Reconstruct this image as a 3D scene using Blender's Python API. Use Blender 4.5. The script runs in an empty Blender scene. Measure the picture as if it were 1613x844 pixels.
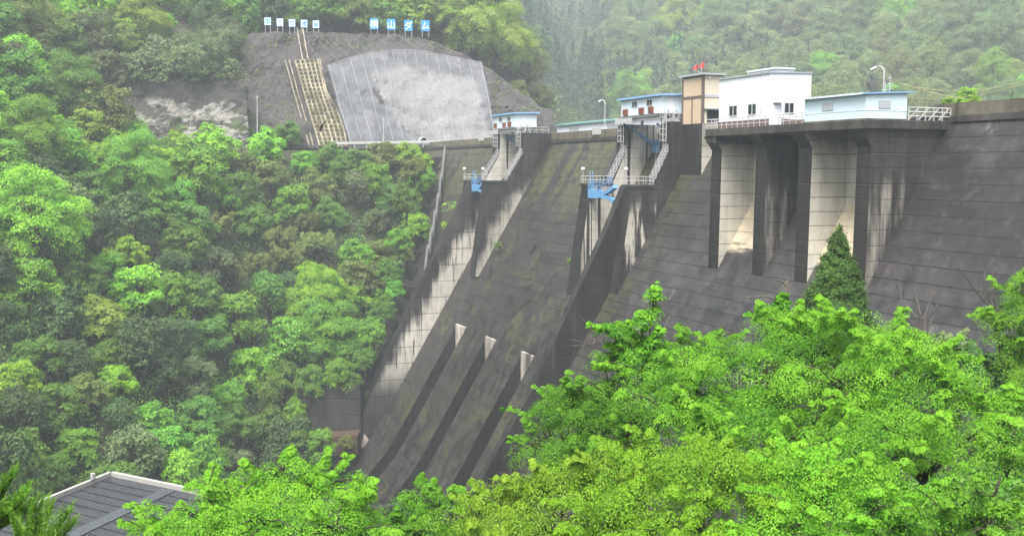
HAZE = 0.00045
EXPO = 1.9
import bpy, math, random
import numpy as np
from mathutils import Vector, Matrix, noise as mnoise

random.seed(7)
rng = np.random.default_rng(7)
scene = bpy.context.scene
COL = scene.collection

# ------------------------------------------------------------------ camera
FOC, CX, CY = 1600.0, 806.5, 422.0
TH = math.atan(157 / 1600.0)
PHI = math.atan(676 / math.hypot(FOC, 157))
FWD = Vector((-math.cos(PHI) * math.cos(TH), math.sin(PHI) * math.cos(TH), -math.sin(TH)))
RGT = Vector((math.sin(PHI), math.cos(PHI), 0))
UPV = RGT.cross(FWD)
cam_data = bpy.data.cameras.new('camera')
cam = bpy.data.objects.new('camera', cam_data)
COL.objects.link(cam)
cam_data.sensor_width = 36
cam_data.lens = 36 * FOC / 1613
cam_data.clip_start = 0.5
cam_data.clip_end = 5000
rotm = Matrix((RGT, UPV, -FWD)).transposed()
cam.matrix_world = rotm.to_4x4()
scene.camera = cam


def ray(px, py):
    return FWD + RGT * ((px - CX) / FOC) - UPV * ((py - CY) / FOC)


def at_depth(px, py, d):
    return ray(px, py) * d


def on_x(px, py, X):
    r = ray(px, py)
    return r * (X / r.x)


def on_y(px, py, Y):
    r = ray(px, py)
    return r * (Y / r.y)


def on_z(px, py, Z):
    r = ray(px, py)
    return r * (Z / r.z)


def project(p):
    p = Vector(p)
    d = p.dot(FWD)
    return CX + FOC * p.dot(RGT) / d, CY - FOC * p.dot(UPV) / d, d


# ------------------------------------------------------------------ objects
def tag(o, label=None, cat=None, group=None, kind=None):
    if label: o['label'] = label
    if cat: o['category'] = cat
    if group: o['group'] = group
    if kind: o['kind'] = kind
    return o


def thing(name, label, cat, loc=(0, 0, 0), group=None):
    o = bpy.data.objects.new(name, None)
    COL.objects.link(o)
    o.location = loc
    o.empty_display_size = 0.2
    return tag(o, label, cat, group)


class MB:
    """collects boxes, prisms, tubes in world coordinates, links them as one mesh object"""

    def __init__(self):
        self.v, self.f, self.m = [], [], []

    def face(self, pts, m=0):
        b = len(self.v)
        self.v += [tuple(p) for p in pts]
        self.f.append(tuple(range(b, b + len(pts))))
        self.m.append(m)
        return self

    def hexa(self, p, m=0):
        b = len(self.v)
        self.v += [tuple(q) for q in p]
        for f in ((0, 3, 2, 1), (4, 5, 6, 7), (0, 1, 5, 4), (1, 2, 6, 5), (2, 3, 7, 6), (3, 0, 4, 7)):
            self.f.append(tuple(b + i for i in f))
            self.m.append(m)
        return self

    def box(self, x0, x1, y0, y1, z0, z1, m=0):
        return self.hexa([(x0, y0, z0), (x1, y0, z0), (x1, y1, z0), (x0, y1, z0),
                          (x0, y0, z1), (x1, y0, z1), (x1, y1, z1), (x0, y1, z1)], m)

    def beam(self, a, b, w, h=None, m=0, up=(0, 0, 1)):
        a, b = Vector(a), Vector(b)
        h = h or w
        d = (b - a).normalized()
        u = Vector(up)
        if abs(d.dot(u)) > 0.95: u = Vector((1, 0, 0))
        s = d.cross(u).normalized() * (w / 2)
        t = s.cross(d).normalized() * (h / 2)
        return self.hexa([a - s - t, b - s - t, b + s - t, a + s - t, a - s + t, b - s + t, b + s + t, a + s + t], m)

    def tube(self, pts, r, n=6, m=0, cap=True):
        pts = [Vector(p) for p in pts]
        rs = r if isinstance(r, (list, tuple)) else [r] * len(pts)
        b = len(self.v)
        for i, p in enumerate(pts):
            d = (pts[min(i + 1, len(pts) - 1)] - pts[max(i - 1, 0)]).normalized()
            u = Vector((0, 0, 1)) if abs(d.z) < 0.9 else Vector((1, 0, 0))
            s = d.cross(u).normalized()
            t = s.cross(d)
            for k in range(n):
                a = 2 * math.pi * k / n
                self.v.append(tuple(p + (s * math.cos(a) + t * math.sin(a)) * rs[i]))
        for i in range(len(pts) - 1):
            for k in range(n):
                q, w = b + i * n + k, b + i * n + (k + 1) % n
                self.f.append((q, w, w + n, q + n))
                self.m.append(m)
        if cap:
            e = b + (len(pts) - 1) * n
            self.f.append(tuple(b + k for k in range(n))[::-1]); self.m.append(m)
            self.f.append(tuple(e + k for k in range(n))); self.m.append(m)
        return self

    def prism(self, poly, x0, x1, m=0, mpos=None, mneg=None, skip=()):
        """polygon of (y, z) run along x; poly listed so that its edges face outward; mpos = material of the +x side"""
        n = len(poly)
        b = len(self.v)
        self.v += [(x0, y, z) for y, z in poly] + [(x1, y, z) for y, z in poly]
        for i in range(n):
            if i in skip: continue
            j = (i + 1) % n
            self.f.append((b + i, b + j, b + n + j, b + n + i)); self.m.append(m)
        if 'neg' not in skip:
            self.f.append(tuple(b + i for i in range(n))[::-1]); self.m.append(m if mneg is None else mneg)
        if 'pos' not in skip:
            self.f.append(tuple(b + n + i for i in range(n))); self.m.append(m if mpos is None else mpos)
        return self

    def build(self, name, mats, parent=None, smooth=False, bevel=0.0, recalc=True):
        loc = Vector((0, 0, 0))
        if parent is not None:
            q = parent
            while q is not None:
                loc += q.location
                q = q.parent
        me = bpy.data.meshes.new(name)
        me.from_pydata([(x - loc.x, y - loc.y, z - loc.z) for x, y, z in self.v], [], self.f)
        mats = mats if isinstance(mats, (list, tuple)) else [mats]
        for k in mats: me.materials.append(k)
        me.polygons.foreach_set('material_index', self.m)
        if smooth: me.polygons.foreach_set('use_smooth', [True] * len(self.f))
        me.update()
        if recalc:
            import bmesh
            bm = bmesh.new(); bm.from_mesh(me)
            bmesh.ops.recalc_face_normals(bm, faces=bm.faces)
            bm.to_mesh(me); bm.free()
        o = bpy.data.objects.new(name, me)
        COL.objects.link(o)
        if parent is not None: o.parent = parent
        if bevel:
            md = o.modifiers.new('edge', 'BEVEL'); md.width = bevel; md.segments = 1; md.limit_method = 'ANGLE'
        return o


# ------------------------------------------------------------------ materials
class NT:
    def __init__(self, name):
        self.mat = bpy.data.materials.new(name)
        self.mat.use_nodes = True
        self.t = self.mat.node_tree
        self.n, self.l = self.t.nodes, self.t.links
        self.bsdf = self.n['Principled BSDF']
        self.out = self.n['Material Output']
        self._geo = None

    def put(self, sock, val):
        if isinstance(val, bpy.types.NodeSocket): self.l.new(val, sock)
        elif isinstance(val, (tuple, list)):
            sock.default_value = tuple(val) + ((1,) if len(val) == 3 and len(sock.default_value) == 4 else ())
        else: sock.default_value = val

    def geo(self):
        if self._geo is None:
            g = self.n.new('ShaderNodeNewGeometry')
            s = self.n.new('ShaderNodeSeparateXYZ')
            self.l.new(g.outputs['Position'], s.inputs[0])
            self._geo = (g, s)
        return self._geo

    @property
    def pos(self): return self.geo()[0].outputs['Position']
    @property
    def X(self): return self.geo()[1].outputs[0]
    @property
    def Y(self): return self.geo()[1].outputs[1]
    @property
    def Z(self): return self.geo()[1].outputs[2]

    def m(self, op, a, b=None, c=None, clamp=False):
        x = self.n.new('ShaderNodeMath'); x.operation = op; x.use_clamp = clamp
        for i, q in enumerate((a, b, c)):
            if q is not None: self.put(x.inputs[i], q)
        return x.outputs[0]

    def vec(self, x, y, z):
        c = self.n.new('ShaderNodeCombineXYZ')
        for i, q in enumerate((x, y, z)): self.put(c.inputs[i], q)
        return c.outputs[0]

    def noise(self, v, scale, detail=3, rough=0.55):
        x = self.n.new('ShaderNodeTexNoise')
        self.put(x.inputs['Vector'], v)
        x.inputs['Scale'].default_value = scale
        x.inputs['Detail'].default_value = detail
        x.inputs['Roughness'].default_value = rough
        return x.outputs['Fac']

    def white(self, v):
        x = self.n.new('ShaderNodeTexWhiteNoise'); x.noise_dimensions = '3D'
        self.put(x.inputs['Vector'], v)
        return x.outputs['Value']

    def step(self, v, lo, hi, a=0.0, b=1.0):
        x = self.n.new('ShaderNodeMapRange'); x.interpolation_type = 'SMOOTHSTEP'
        self.put(x.inputs['Value'], v); self.put(x.inputs['From Min'], lo); self.put(x.inputs['From Max'], hi)
        self.put(x.inputs['To Min'], a); self.put(x.inputs['To Max'], b)
        return x.outputs[0]

    def mix(self, f, a, b, mode='MIX'):
        x = self.n.new('ShaderNodeMix'); x.data_type = 'RGBA'; x.blend_type = mode
        self.put(x.inputs[0], f); self.put(x.inputs[6], a); self.put(x.inputs[7], b)
        return x.outputs[2]

    def grey(self, v):
        c = self.n.new('ShaderNodeCombineColor')
        for i in range(3): self.put(c.inputs[i], v)
        return c.outputs[0]

    def bump(self, h, strength=0.3, dist=0.05):
        x = self.n.new('ShaderNodeBump')
        self.put(x.inputs['Height'], h)
        x.inputs['Strength'].default_value = strength; x.inputs['Distance'].default_value = dist
        self.l.new(x.outputs[0], self.bsdf.inputs['Normal'])

    def done(self, color, rough=0.6, spec=0.5, metal=0.0):
        self.put(self.bsdf.inputs['Base Color'], color)
        self.put(self.bsdf.inputs['Roughness'], rough)
        self.put(self.bsdf.inputs['Specular IOR Level'], spec)
        self.bsdf.inputs['Metallic'].default_value = metal
        return self.mat


def concrete(name, dark=(0.031, 0.0298, 0.0297), light=(0.48, 0.45, 0.39), mask=None, moss=None, lift=1.5, joint=15.0,
             line=0.55, rough=0.5, panel=0.22, spec=0.45):
    k = NT(name)
    big = k.noise(k.pos, 0.09, 4)
    streak = k.noise(k.vec(k.m('MULTIPLY', k.X, 1.0), k.m('MULTIPLY', k.Y, 1.0), k.m('MULTIPLY', k.Z, 0.09)), 0.9, 4, 0.6)
    fine = k.noise(k.pos, 2.2, 4, 0.65)
    zz = k.m('ADD', k.Z, k.m('MULTIPLY', k.noise(k.pos, 0.35, 2), 0.12))
    zl = k.m('DIVIDE', zz, lift)
    fr = k.m('FRACT', zl)
    edge = k.m('MINIMUM', fr, k.m('SUBTRACT', 1.0, fr))
    ln = k.step(edge, 0.016, 0.055, 1.0, 0.0)
    ln = k.m('MULTIPLY', ln, k.step(k.noise(k.pos, 0.25, 3), 0.3, 0.55, 0.5, 1.0))
    xj = k.m('DIVIDE', k.m('ADD', k.X, k.m('MULTIPLY', fine, 0.1)), joint)
    fx = k.m('FRACT', xj)
    ex = k.m('MINIMUM', fx, k.m('SUBTRACT', 1.0, fx))
    lx = k.step(ex, 0.001, 0.005, 0.28, 0.0)
    ln = k.m('MAXIMUM', ln, lx)
    pan = k.white(k.vec(k.m('FLOOR', xj), 0.5, k.m('FLOOR', zl)))
    tone = k.m('ADD', 0.0, k.m('MULTIPLY', big, 0.9))
    tone = k.m('ADD', tone, k.m('MULTIPLY', k.step(streak, .3, .72), 0.8))
    tone = k.m('ADD', tone, k.m('MULTIPLY', k.m('SUBTRACT', fine, 0.5), 0.9))
    tone = k.m('ADD', tone, k.m('MULTIPLY', k.m('SUBTRACT', k.noise(k.pos, 0.4, 5, 0.7), 0.5), 1.7))
    tone = k.m('ADD', tone, k.m('MULTIPLY', k.m('SUBTRACT', k.noise(k.vec(k.X, k.Y, k.m('MULTIPLY', k.Z, 0.25)), 0.16, 5, 0.7), 0.5), 1.6))
    tone = k.m('MAXIMUM', tone, 0.22)
    tone = k.m('MULTIPLY', tone, k.m('ADD', 1 - panel / 2, k.m('MULTIPLY', pan, panel)))
    ltone = k.m('ADD', 0.62, k.m('MULTIPLY', tone, 0.42))
    col = k.mix(k.noise(k.pos, 0.05, 3), dark, tuple(c * f for c, f in zip(dark, (1.25, 1.12, 1.0))))
    if mask is not None:
        mk = mask(k, streak, big, fine)
        lt = k.mix(k.m('MULTIPLY', streak, 0.8), light, tuple(c * 0.72 for c in light))
        col = k.mix(mk, k.mix(1.0, col, k.grey(tone), 'MULTIPLY'), k.mix(1.0, lt, k.grey(ltone), 'MULTIPLY'))
    else:
        col = k.mix(1.0, col, k.grey(tone), 'MULTIPLY')
    if moss is not None:
        mm = moss(k, streak, big, fine)
        green = k.mix(fine, (0.04, 0.042, 0.014), (0.085, 0.085, 0.03))
        col = k.mix(mm, col, k.mix(k.step(k.X, -125.0, -112.0), green, (0.011, 0.0105, 0.008)))
    col = k.mix(k.m('MULTIPLY', ln, line), col, tuple(c * 0.2 for c in dark))
    k.bump(k.m('SUBTRACT', k.m('MULTIPLY', fine, 0.5), ln), 0.5, 0.06)
    return k.done(col, k.m('ADD', rough - 0.12, k.m('MULTIPLY', streak, 0.28)), spec)


def t_of(k):  # metres downstream of the sloping dam face
    return k.m('SUBTRACT', k.m('ADD', 77.0, k.m('MULTIPLY', k.Z, 0.6)), k.Y)


def moss_face(k, streak, big, fine):
    # green growth in bands below the crest, between the two gate blocks and at the right
    band = k.noise(k.vec(k.m('MULTIPLY', k.X, 0.22), 0.0, k.m('MULTIPLY', k.Z, 0.01)), 1.0, 2)
    hi = k.step(k.m('ADD', k.Z, k.m('MULTIPLY', k.m('SUBTRACT', fine, .5), 6.0)), -8.0, -3.0)
    a = k.m('MULTIPLY', k.step(band, 0.42, 0.52), hi)
    a = k.m('MULTIPLY', a, k.step(k.noise(k.pos, 0.8, 4), 0.34, 0.54))
    b = k.m('MULTIPLY', k.step(k.noise(k.pos, 0.13, 5, 0.7), 0.52, 0.60), k.step(k.noise(k.pos, 1.1, 3), 0.40, 0.56))
    right = k.m('MULTIPLY', k.step(k.X, -125.0, -112.0), k.step(k.m('ADD', k.Z, k.m('MULTIPLY', k.noise(k.pos, .1, 3), 22.0)), -3.0, 6.0))
    r = k.m('MULTIPLY', k.step(k.noise(k.vec(k.X, k.Y, k.m('MULTIPLY', k.Z, 1.6)), 0.16, 6, 0.75), 0.46, 0.52), right)
    r = k.m('MULTIPLY', r, k.step(k.noise(k.pos, 1.3, 5, 0.7), 0.38, 0.5))
    return k.m('MULTIPLY', k.m('MAXIMUM', k.m('MAXIMUM', a, k.m('MULTIPLY', b, 0.75)), r), 0.85)


def mask_none_light(k, streak, big, fine):  # right-hand stretch: small pale scuffs
    return k.m('MULTIPLY', k.step(k.noise(k.vec(k.m('MULTIPLY', k.X, 1), k.Y, k.m('MULTIPLY', k.Z, 0.35)), 0.5, 5, 0.7), 0.60, 0.72), 0.15)


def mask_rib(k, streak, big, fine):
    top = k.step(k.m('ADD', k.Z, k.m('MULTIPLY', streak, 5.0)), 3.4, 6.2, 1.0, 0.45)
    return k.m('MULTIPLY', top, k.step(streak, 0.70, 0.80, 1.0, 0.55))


def mask_rib_dark(k, streak, big, fine):
    w = k.step(k.m('ADD', k.Z, k.m('MULTIPLY', big, 4.0)), -1.0, 2.0, 1.0, 0.0)
    return k.m('MULTIPLY', k.m('MULTIPLY', k.step(streak, 0.44, 0.76), w), 0.7)


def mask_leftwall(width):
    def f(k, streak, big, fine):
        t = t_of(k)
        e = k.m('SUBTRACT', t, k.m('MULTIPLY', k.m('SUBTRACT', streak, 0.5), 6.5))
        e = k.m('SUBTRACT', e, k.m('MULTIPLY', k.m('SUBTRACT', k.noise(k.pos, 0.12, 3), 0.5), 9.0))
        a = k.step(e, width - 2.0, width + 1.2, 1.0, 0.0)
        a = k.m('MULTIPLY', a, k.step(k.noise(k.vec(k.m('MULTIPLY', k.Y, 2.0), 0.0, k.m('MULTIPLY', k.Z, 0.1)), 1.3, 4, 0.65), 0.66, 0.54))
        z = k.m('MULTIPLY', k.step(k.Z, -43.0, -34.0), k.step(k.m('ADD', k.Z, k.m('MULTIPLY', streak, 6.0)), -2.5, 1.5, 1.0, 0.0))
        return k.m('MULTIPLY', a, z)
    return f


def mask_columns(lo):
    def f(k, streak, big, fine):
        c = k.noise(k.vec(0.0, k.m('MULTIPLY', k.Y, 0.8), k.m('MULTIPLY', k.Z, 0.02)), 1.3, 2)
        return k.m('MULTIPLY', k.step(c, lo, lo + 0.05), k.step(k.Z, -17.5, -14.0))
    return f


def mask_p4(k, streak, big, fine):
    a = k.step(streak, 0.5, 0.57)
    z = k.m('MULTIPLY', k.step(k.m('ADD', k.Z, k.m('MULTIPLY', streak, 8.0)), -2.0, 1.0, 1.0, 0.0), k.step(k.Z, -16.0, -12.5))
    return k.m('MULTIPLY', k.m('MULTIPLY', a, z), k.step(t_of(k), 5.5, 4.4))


def beige_mask(k, streak, big, fine):
    e = k.m('ADD', k.Z, k.m('MULTIPLY', k.noise(k.vec(k.m('MULTIPLY', k.X, 0.25), 0.0, k.m('MULTIPLY', k.Z, 2.0)), 1.0, 3), 5.0))
    return k.step(e, -7.6, -6.0)


M = {}
M['dam'] = concrete('wet_dam_concrete', mask=mask_none_light, moss=moss_face, line=0.92, rough=0.42, spec=0.5)
M['chute'] = concrete('spillway_concrete', dark=(0.0245, 0.0226, 0.0219), moss=moss_face, line=0.75, rough=0.46)
M['block'] = concrete('dark_pier_concrete', dark=(0.0175, 0.016, 0.0157), joint=40, line=0.3, mask=lambda k, s, b, f: k.m('MULTIPLY', k.step(s, 0.62, 0.75), 0.12))
M['slotdark'] = concrete('black_slot_concrete', dark=(0.0105, 0.0098, 0.0095), joint=40, line=0.2)
M['deck'] = concrete('deck_concrete', dark=(0.05, 0.047, 0.045), lift=9.7, joint=40, line=0.1)
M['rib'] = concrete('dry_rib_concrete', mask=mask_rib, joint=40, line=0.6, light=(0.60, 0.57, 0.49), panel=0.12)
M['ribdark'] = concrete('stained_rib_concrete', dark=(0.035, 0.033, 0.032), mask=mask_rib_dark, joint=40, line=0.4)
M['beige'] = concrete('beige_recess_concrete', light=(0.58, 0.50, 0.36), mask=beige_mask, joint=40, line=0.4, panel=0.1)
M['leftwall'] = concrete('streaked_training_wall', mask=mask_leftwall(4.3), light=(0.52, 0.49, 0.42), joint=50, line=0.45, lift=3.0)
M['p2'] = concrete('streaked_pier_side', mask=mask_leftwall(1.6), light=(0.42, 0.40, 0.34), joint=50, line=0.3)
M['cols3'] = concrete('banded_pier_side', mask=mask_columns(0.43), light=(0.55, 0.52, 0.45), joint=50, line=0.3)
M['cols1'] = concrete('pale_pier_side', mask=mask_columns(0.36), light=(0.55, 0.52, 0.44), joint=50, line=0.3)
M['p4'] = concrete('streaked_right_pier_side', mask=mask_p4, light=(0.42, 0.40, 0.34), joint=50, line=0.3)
M['parapet'] = concrete('parapet_concrete', dark=(0.13, 0.12, 0.09), lift=7.7, joint=10.0, line=0.5, moss=lambda k, s, b, f: k.m('MULTIPLY', k.step(s, 0.45, 0.7), 0.45), rough=0.7)
M['pale'] = concrete('pale_concrete', dark=(0.36, 0.34, 0.31), lift=20, joint=40, line=0.2)


def paint(name, col, rough=0.5, var=0.12, dirt=0.15, metal=0.0, rib=None):
    k = NT(name)
    n = k.noise(k.pos, 0.8, 4)
    s = k.noise(k.vec(k.m('MULTIPLY', k.X, 3.0), k.m('MULTIPLY', k.Y, 3.0), k.m('MULTIPLY', k.Z, 0.3)), 1.0, 4)
    c = k.mix(k.m('MULTIPLY', n, var * 2), col, tuple(q * 0.75 for q in col))
    c = k.mix(k.m('MULTIPLY', k.step(s, 0.55, 0.75), dirt), c, (0.16, 0.13, 0.10))
    if rib:  # ribbed sheet metal: relief only
        w = k.m('ADD', k.X, k.Y)
        k.bump(k.m('ABSOLUTE', k.m('SUBTRACT', k.m('FRACT', k.m('DIVIDE', w, rib)), 0.5)), 0.6, 0.04)
    return k.done(c, rough, 0.4, metal)


M['white'] = paint('white_sheet_cladding', (0.74, 0.77, 0.82), rib=0.3, dirt=0.08)
M['paleblue'] = paint('pale_blue_cladding', (0.60, 0.74, 0.80), rib=0.3, dirt=0.1)
M['bluehouse'] = paint('gate_house_cladding', (0.66, 0.76, 0.83), rib=0.3, dirt=0.1)
M['blueroof'] = paint('blue_roof_sheet', (0.22, 0.40, 0.62), rib=0.35)
M['greyroof'] = paint('grey_roof_sheet', (0.34, 0.37, 0.38))
M['greenroof'] = paint('green_roof_sheet', (0.13, 0.26, 0.24))
M['blue'] = paint('blue_steel_paint', (0.13, 0.30, 0.52), 0.45)
M['rail'] = paint('white_rail_paint', (0.44, 0.44, 0.43), 0.45, dirt=0.3)
M['galv'] = paint('galvanised_steel', (0.42, 0.43, 0.44), 0.45)
M['oldsteel'] = paint('weathered_stair_steel', (0.17, 0.17, 0.17), 0.6)
M['brown'] = paint('brown_tower_frame', (0.115, 0.085, 0.075), 0.55)
M['cream'] = paint('cream_tower_panel', (0.56, 0.43, 0.30), 0.6, var=0.3, dirt=0.25)
M['cream2'] = paint('cream_side_panel', (0.62, 0.56, 0.44), 0.6)
M['rust'] = paint('rusty_louvre', (0.25, 0.075, 0.035), 0.7, var=0.4)
M['glass'] = NT('window_glass').done((0.02, 0.025, 0.03), 0.08, 0.6)
M['frame'] = paint('aluminium_frame', (0.50, 0.51, 0.52), 0.4)
M['darkmetal'] = paint('dark_corrugated_floor', (0.10, 0.10, 0.105), 0.6)
M['panelgrey'] = paint('grey_louvre_panel', (0.42, 0.44, 0.47), 0.5)
M['red'] = paint('red_cloth', (0.65, 0.035, 0.03), 0.7, dirt=0.0)
M['yellow'] = paint('yellow_cable', (0.42, 0.36, 0.16), 0.6)
M['signwhite'] = paint('sign_white', (0.78, 0.80, 0.82), 0.4, dirt=0.05)
M['signblue'] = paint('sign_blue', (0.05, 0.28, 0.70), 0.4, dirt=0.05)
M['dark'] = NT('dark_opening').done((0.012, 0.012, 0.013), 0.8, 0.2)
M['rope'] = paint('pale_net_rope', (0.25, 0.26, 0.27), 0.7, dirt=0.0)
M['lampwhite'] = paint('lamp_globe_white', (0.82, 0.82, 0.80), 0.3, dirt=0.0)

# ------------------------------------------------------------------ the dam
def ys(z): return 77.0 + 0.6 * z            # sloping downstream face
XL, XR = -246.0, 22.0
dam = thing('concrete_dam', 'long dark wet concrete gravity dam spanning the valley between wooded hills', 'dam', (-120, 80, -20))
TOPF = [(79.76, 4.6), (90, 4.6), (112, -76), (ys(-76), -76)]
SLOT = [(-168.8, -164.3), (-154.4, -150.3), (-139.4, -135.3)]
WL, WR = -179.3, -124.9                     # chute between the two training walls

b = MB()
for x0, x1 in ((XL, WL - 0.6), (WR + 0.8, XR)):
    b.prism([(79.76, 4.6), (ys(-76), -76), (112, -76), (90, 4.6)], x0, x1)
b.build('dam_face', M['dam'], dam)
b = MB()
b.prism([(79.76, 4.6), (ys(-27.4), -27.4), (100, -27.4), (90, 4.6)], WL - 0.6, WR + 0.8)
edges = [WL - 0.6] + [q for s in SLOT for q in s] + [WR + 0.8]
for i in range(0, len(edges), 2):           # the raised strips between the slots, bending out at the foot
    b.prism([(ys(-27.4), -27.404), (ys(-46.2), -46.2), (47.2, -49.3), (43.8, -53.0), (41.2, -55.6), (41.0, -57.0), (41.0, -64), (100, -64), (100, -27.404)],
            edges[i], edges[i + 1], mpos=1, mneg=1)
b.build('spillway_chute', [M['chute'], M['slotdark']], dam)
for x0, x1 in SLOT:
    b = MB()
    b.prism([(60.2, -27.8), (60.5, -36.5), (55.0, -46), (49.0, -55.5), (43.5, -59.5), (43.5, -64), (99, -64), (99, -27.8)], x0 - 0.2, x1 + 0.2)
    b.build('slot_floor', M['slotdark'], dam)
    b = MB()
    b.box(x0 + .01, x1 - .01, 60.05, 60.5, -35.5, -27.55)
    b.build('slot_head_wall', M['pale'], dam)
# training walls
b = MB()
b.prism([(69.0, -2.4), (66.3, -8.3), (61.8, -16.8), (54.8, -30.2), (48.2, -40.6), (46.0, -43.2), (24, -43.7), (24, -66), (60, -66), (84, -6), (84, -2.4)],
        -125.1, -123.7)
b.build('training_wall', M['block'], dam)
b = MB()
b.prism([(67.0, -2.3), (60.9, -14.2), (54.9, -25.5), (51.6, -31.9), (47.2, -41.5), (44.0, -49.0), (40.5, -54.6), (40.5, -66), (60, -66), (84, -6), (84, -2.3)],
        -180.9, -179.3, m=0, mpos=1)
b.build('training_wall', [M['block'], M['leftwall']], dam)
# piers of the two gate blocks
PIERS = [(-183.2, -179.45, 67.1, 69.9, 72.9, 2.5, 'cols1'), (-174.0, -171.0, 67.3, 71.1, 74.0, 2.5, 'p2'),
         (-135.6, -132.6, 68.3, 71.8, 74.0, 2.3, 'cols3'), (-123.9, -121.5, 69.0, 72.4, 74.5, 2.2, 'p4')]
ZP = -2.25
for x0, x1, yf, yb, yst, zst, side in PIERS:
    b = MB()
    zb = -19.5
    yfb = yf - 2.3
    b.prism([(yf, ZP), (yfb, -17.0), (yfb - .3, zb), (84, zb), (86, 6.4), (yst + .2, 6.4), (yst, zst), (yb, ZP)], x0, x1, m=0, mpos=1)
    b.build('pier', [M['block'], M[side]], dam)
    b = MB()                                 # thin slab edge that carries the platform
    b.box(x0 - .12, x1 + .12, yf - .35, yb, ZP - .28, ZP + .02)
    b.build('platform_slab', M['deck'], dam)
for x0, x1 in ((-179.45, -174.0), (-132.6, -123.9)):   # the wall over the gate opening
    b = MB()
    b.box(x0 - .1, x1 + .1, 80.1, 84, 3.6, 6.3)
    b.build('gate_lintel', M['block'], dam)
    b = MB()
    b.prism([(78.5, -1.0), (74.8, -3.9), (74.8, -14), (84, -14), (84, -1.0)], x0 - .1, x1 + .1)
    b.build('gate_sill', M['block'], dam)
# crest: cornice, road, parapets
b = MB()
b.box(XL, XR, 79.45, 91, 4.55, 5.15)
b.build('crest_slab', M['deck'], dam)
for x0, x1 in ((XL + 4, -184.6), (-171.2, -134.0), (-79.1, XR)):
    b = MB()
    b.box(x0, x1, 79.62, 80.0, 5.15, 6.4)
    b.build('parapet', M['parapet'], dam)
b = MB()
b.box(XL + 4, XR, 90.4, 90.75, 5.15, 6.2)
b.build('upstream_parapet', M['parapet'], dam)
# the intake block with four ribs under the white buildings
b = MB()
b.box(-103.9, -76.85, 68.75, 80.2, 3.75, 4.62)
b.box(-103.9, -102.0, 68.9, 80.2, 2.9, 3.75)
b.build('deck_slab', M['deck'], dam, bevel=0.05)
RIBS = [(-104.3, -102.2, 'rib'), (-95.5, -93.5, 'ribdark'), (-88.0, -85.9, 'rib'), (-79.2, -77.3, 'ribdark')]
for x0, x1, side in RIBS:
    b = MB()
    b.prism([(68.8, 3.74), (70.0, 2.1), (69.75, -14), (84, -14), (84, 3.74)], x0, x1, m=0, mpos=1)
    b.build('rib', [M['block'], M[side]], dam)
for i in range(3):
    x0, x1 = RIBS[i][1], RIBS[i + 1][0]
    b = MB()
    b.box(x0 - .05, x1 + .05, 74.6, 82, -6, 3.76)
    b.build('recess_wall', M['rib' if i != 1 else 'ribdark'], dam)
    if i != 1:
        b = MB()
        b.prism([(ys(-3.3) - .05, -3.3), (ys(-13) - .05, -13.0), (ys(-13) + 1, -13.0), (ys(-3.3) + 1, -3.3)], x0 - .05, x1 + .05)
        b.build('recess_floor', M['beige'], dam)
# tower base
b = MB()
b.prism([(76.45, 5.95), (76.45, -3.5), (84, -3.5), (84, 5.95)], -121.6, -116.3, m=0, mpos=1)
b.build('tower_base', [M['block'], M['rib']], dam)
# stepped foundation blocks on the left flank
for z, x, w in ((2.6, -229, 14), (0.2, -226, 14), (-2.6, -222.5, 14), (-5.3, -219.5, 14), (-8.3, -216, 14), (-11.6, -213, 13), (-14.5, -210.5, 13), (-17.8, -207, 13), (-20.9, -203.5, 14), (-24.3, -199, 14), (-27.5, -195, 12), (-30.5, -191, 14)):
    b = MB()
    b.box(x - w, x, ys(z) - 1.6, ys(z) + 3, z - 3.0, z)
    b.build('foundation_step', M['block'], dam)
# drain mouth in the chute
c = Vector((-152.5, ys(-13.4), -13.4))
c = at_depth(840, 394, 1.0); c = c * ((80 - 0.6 * 5) / (c.y - 0.6 * c.z))
b = MB()
nrm = Vector((0, -1, 0.6)).normalized(); tu = Vector((1, 0, 0)); tv = nrm.cross(tu)
ring = [c + nrm * .02 + tu * (0.62 * math.cos(a)) + tv * (1.0 * math.sin(a)) for a in np.linspace(0, 2 * math.pi, 16, endpoint=False)]
ring2 = [p - nrm * .5 for p in ring]
b.face(ring); b.face(ring2)
for i in range(16): b.face([ring[i], ring[(i + 1) % 16], ring2[(i + 1) % 16], ring2[i]])
b.build('drain_mouth', M['dark'], dam)


# ------------------------------------------------------------------ fittings on the dam
def railing(name, label, path, h=1.1, step=1.3, rails=2, r=0.038, mat='rail', group=None, cat='railing', gap=False):
    path = [Vector(p) for p in path]
    root = thing(name, label, cat, tuple(path[0]), group)
    mb = MB()
    for k in range(rails):
        z = h * (k + 1) / rails
        mb.tube([p + Vector((0, 0, z)) for p in path], r, 5)
    mb.build('handrail', M[mat], root, recalc=False)
    for i in range(len(path) - 1):
        L = (path[i + 1] - path[i]).length
        n = max(1, round(L / step))
        for j in range(n + (1 if i == len(path) - 2 else 0)):
            p = path[i].lerp(path[i + 1], j / n)
            MB().tube([p, p + Vector((0, 0, h))], r, 5).build('post', M[mat], root, recalc=False)
    return root


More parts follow.
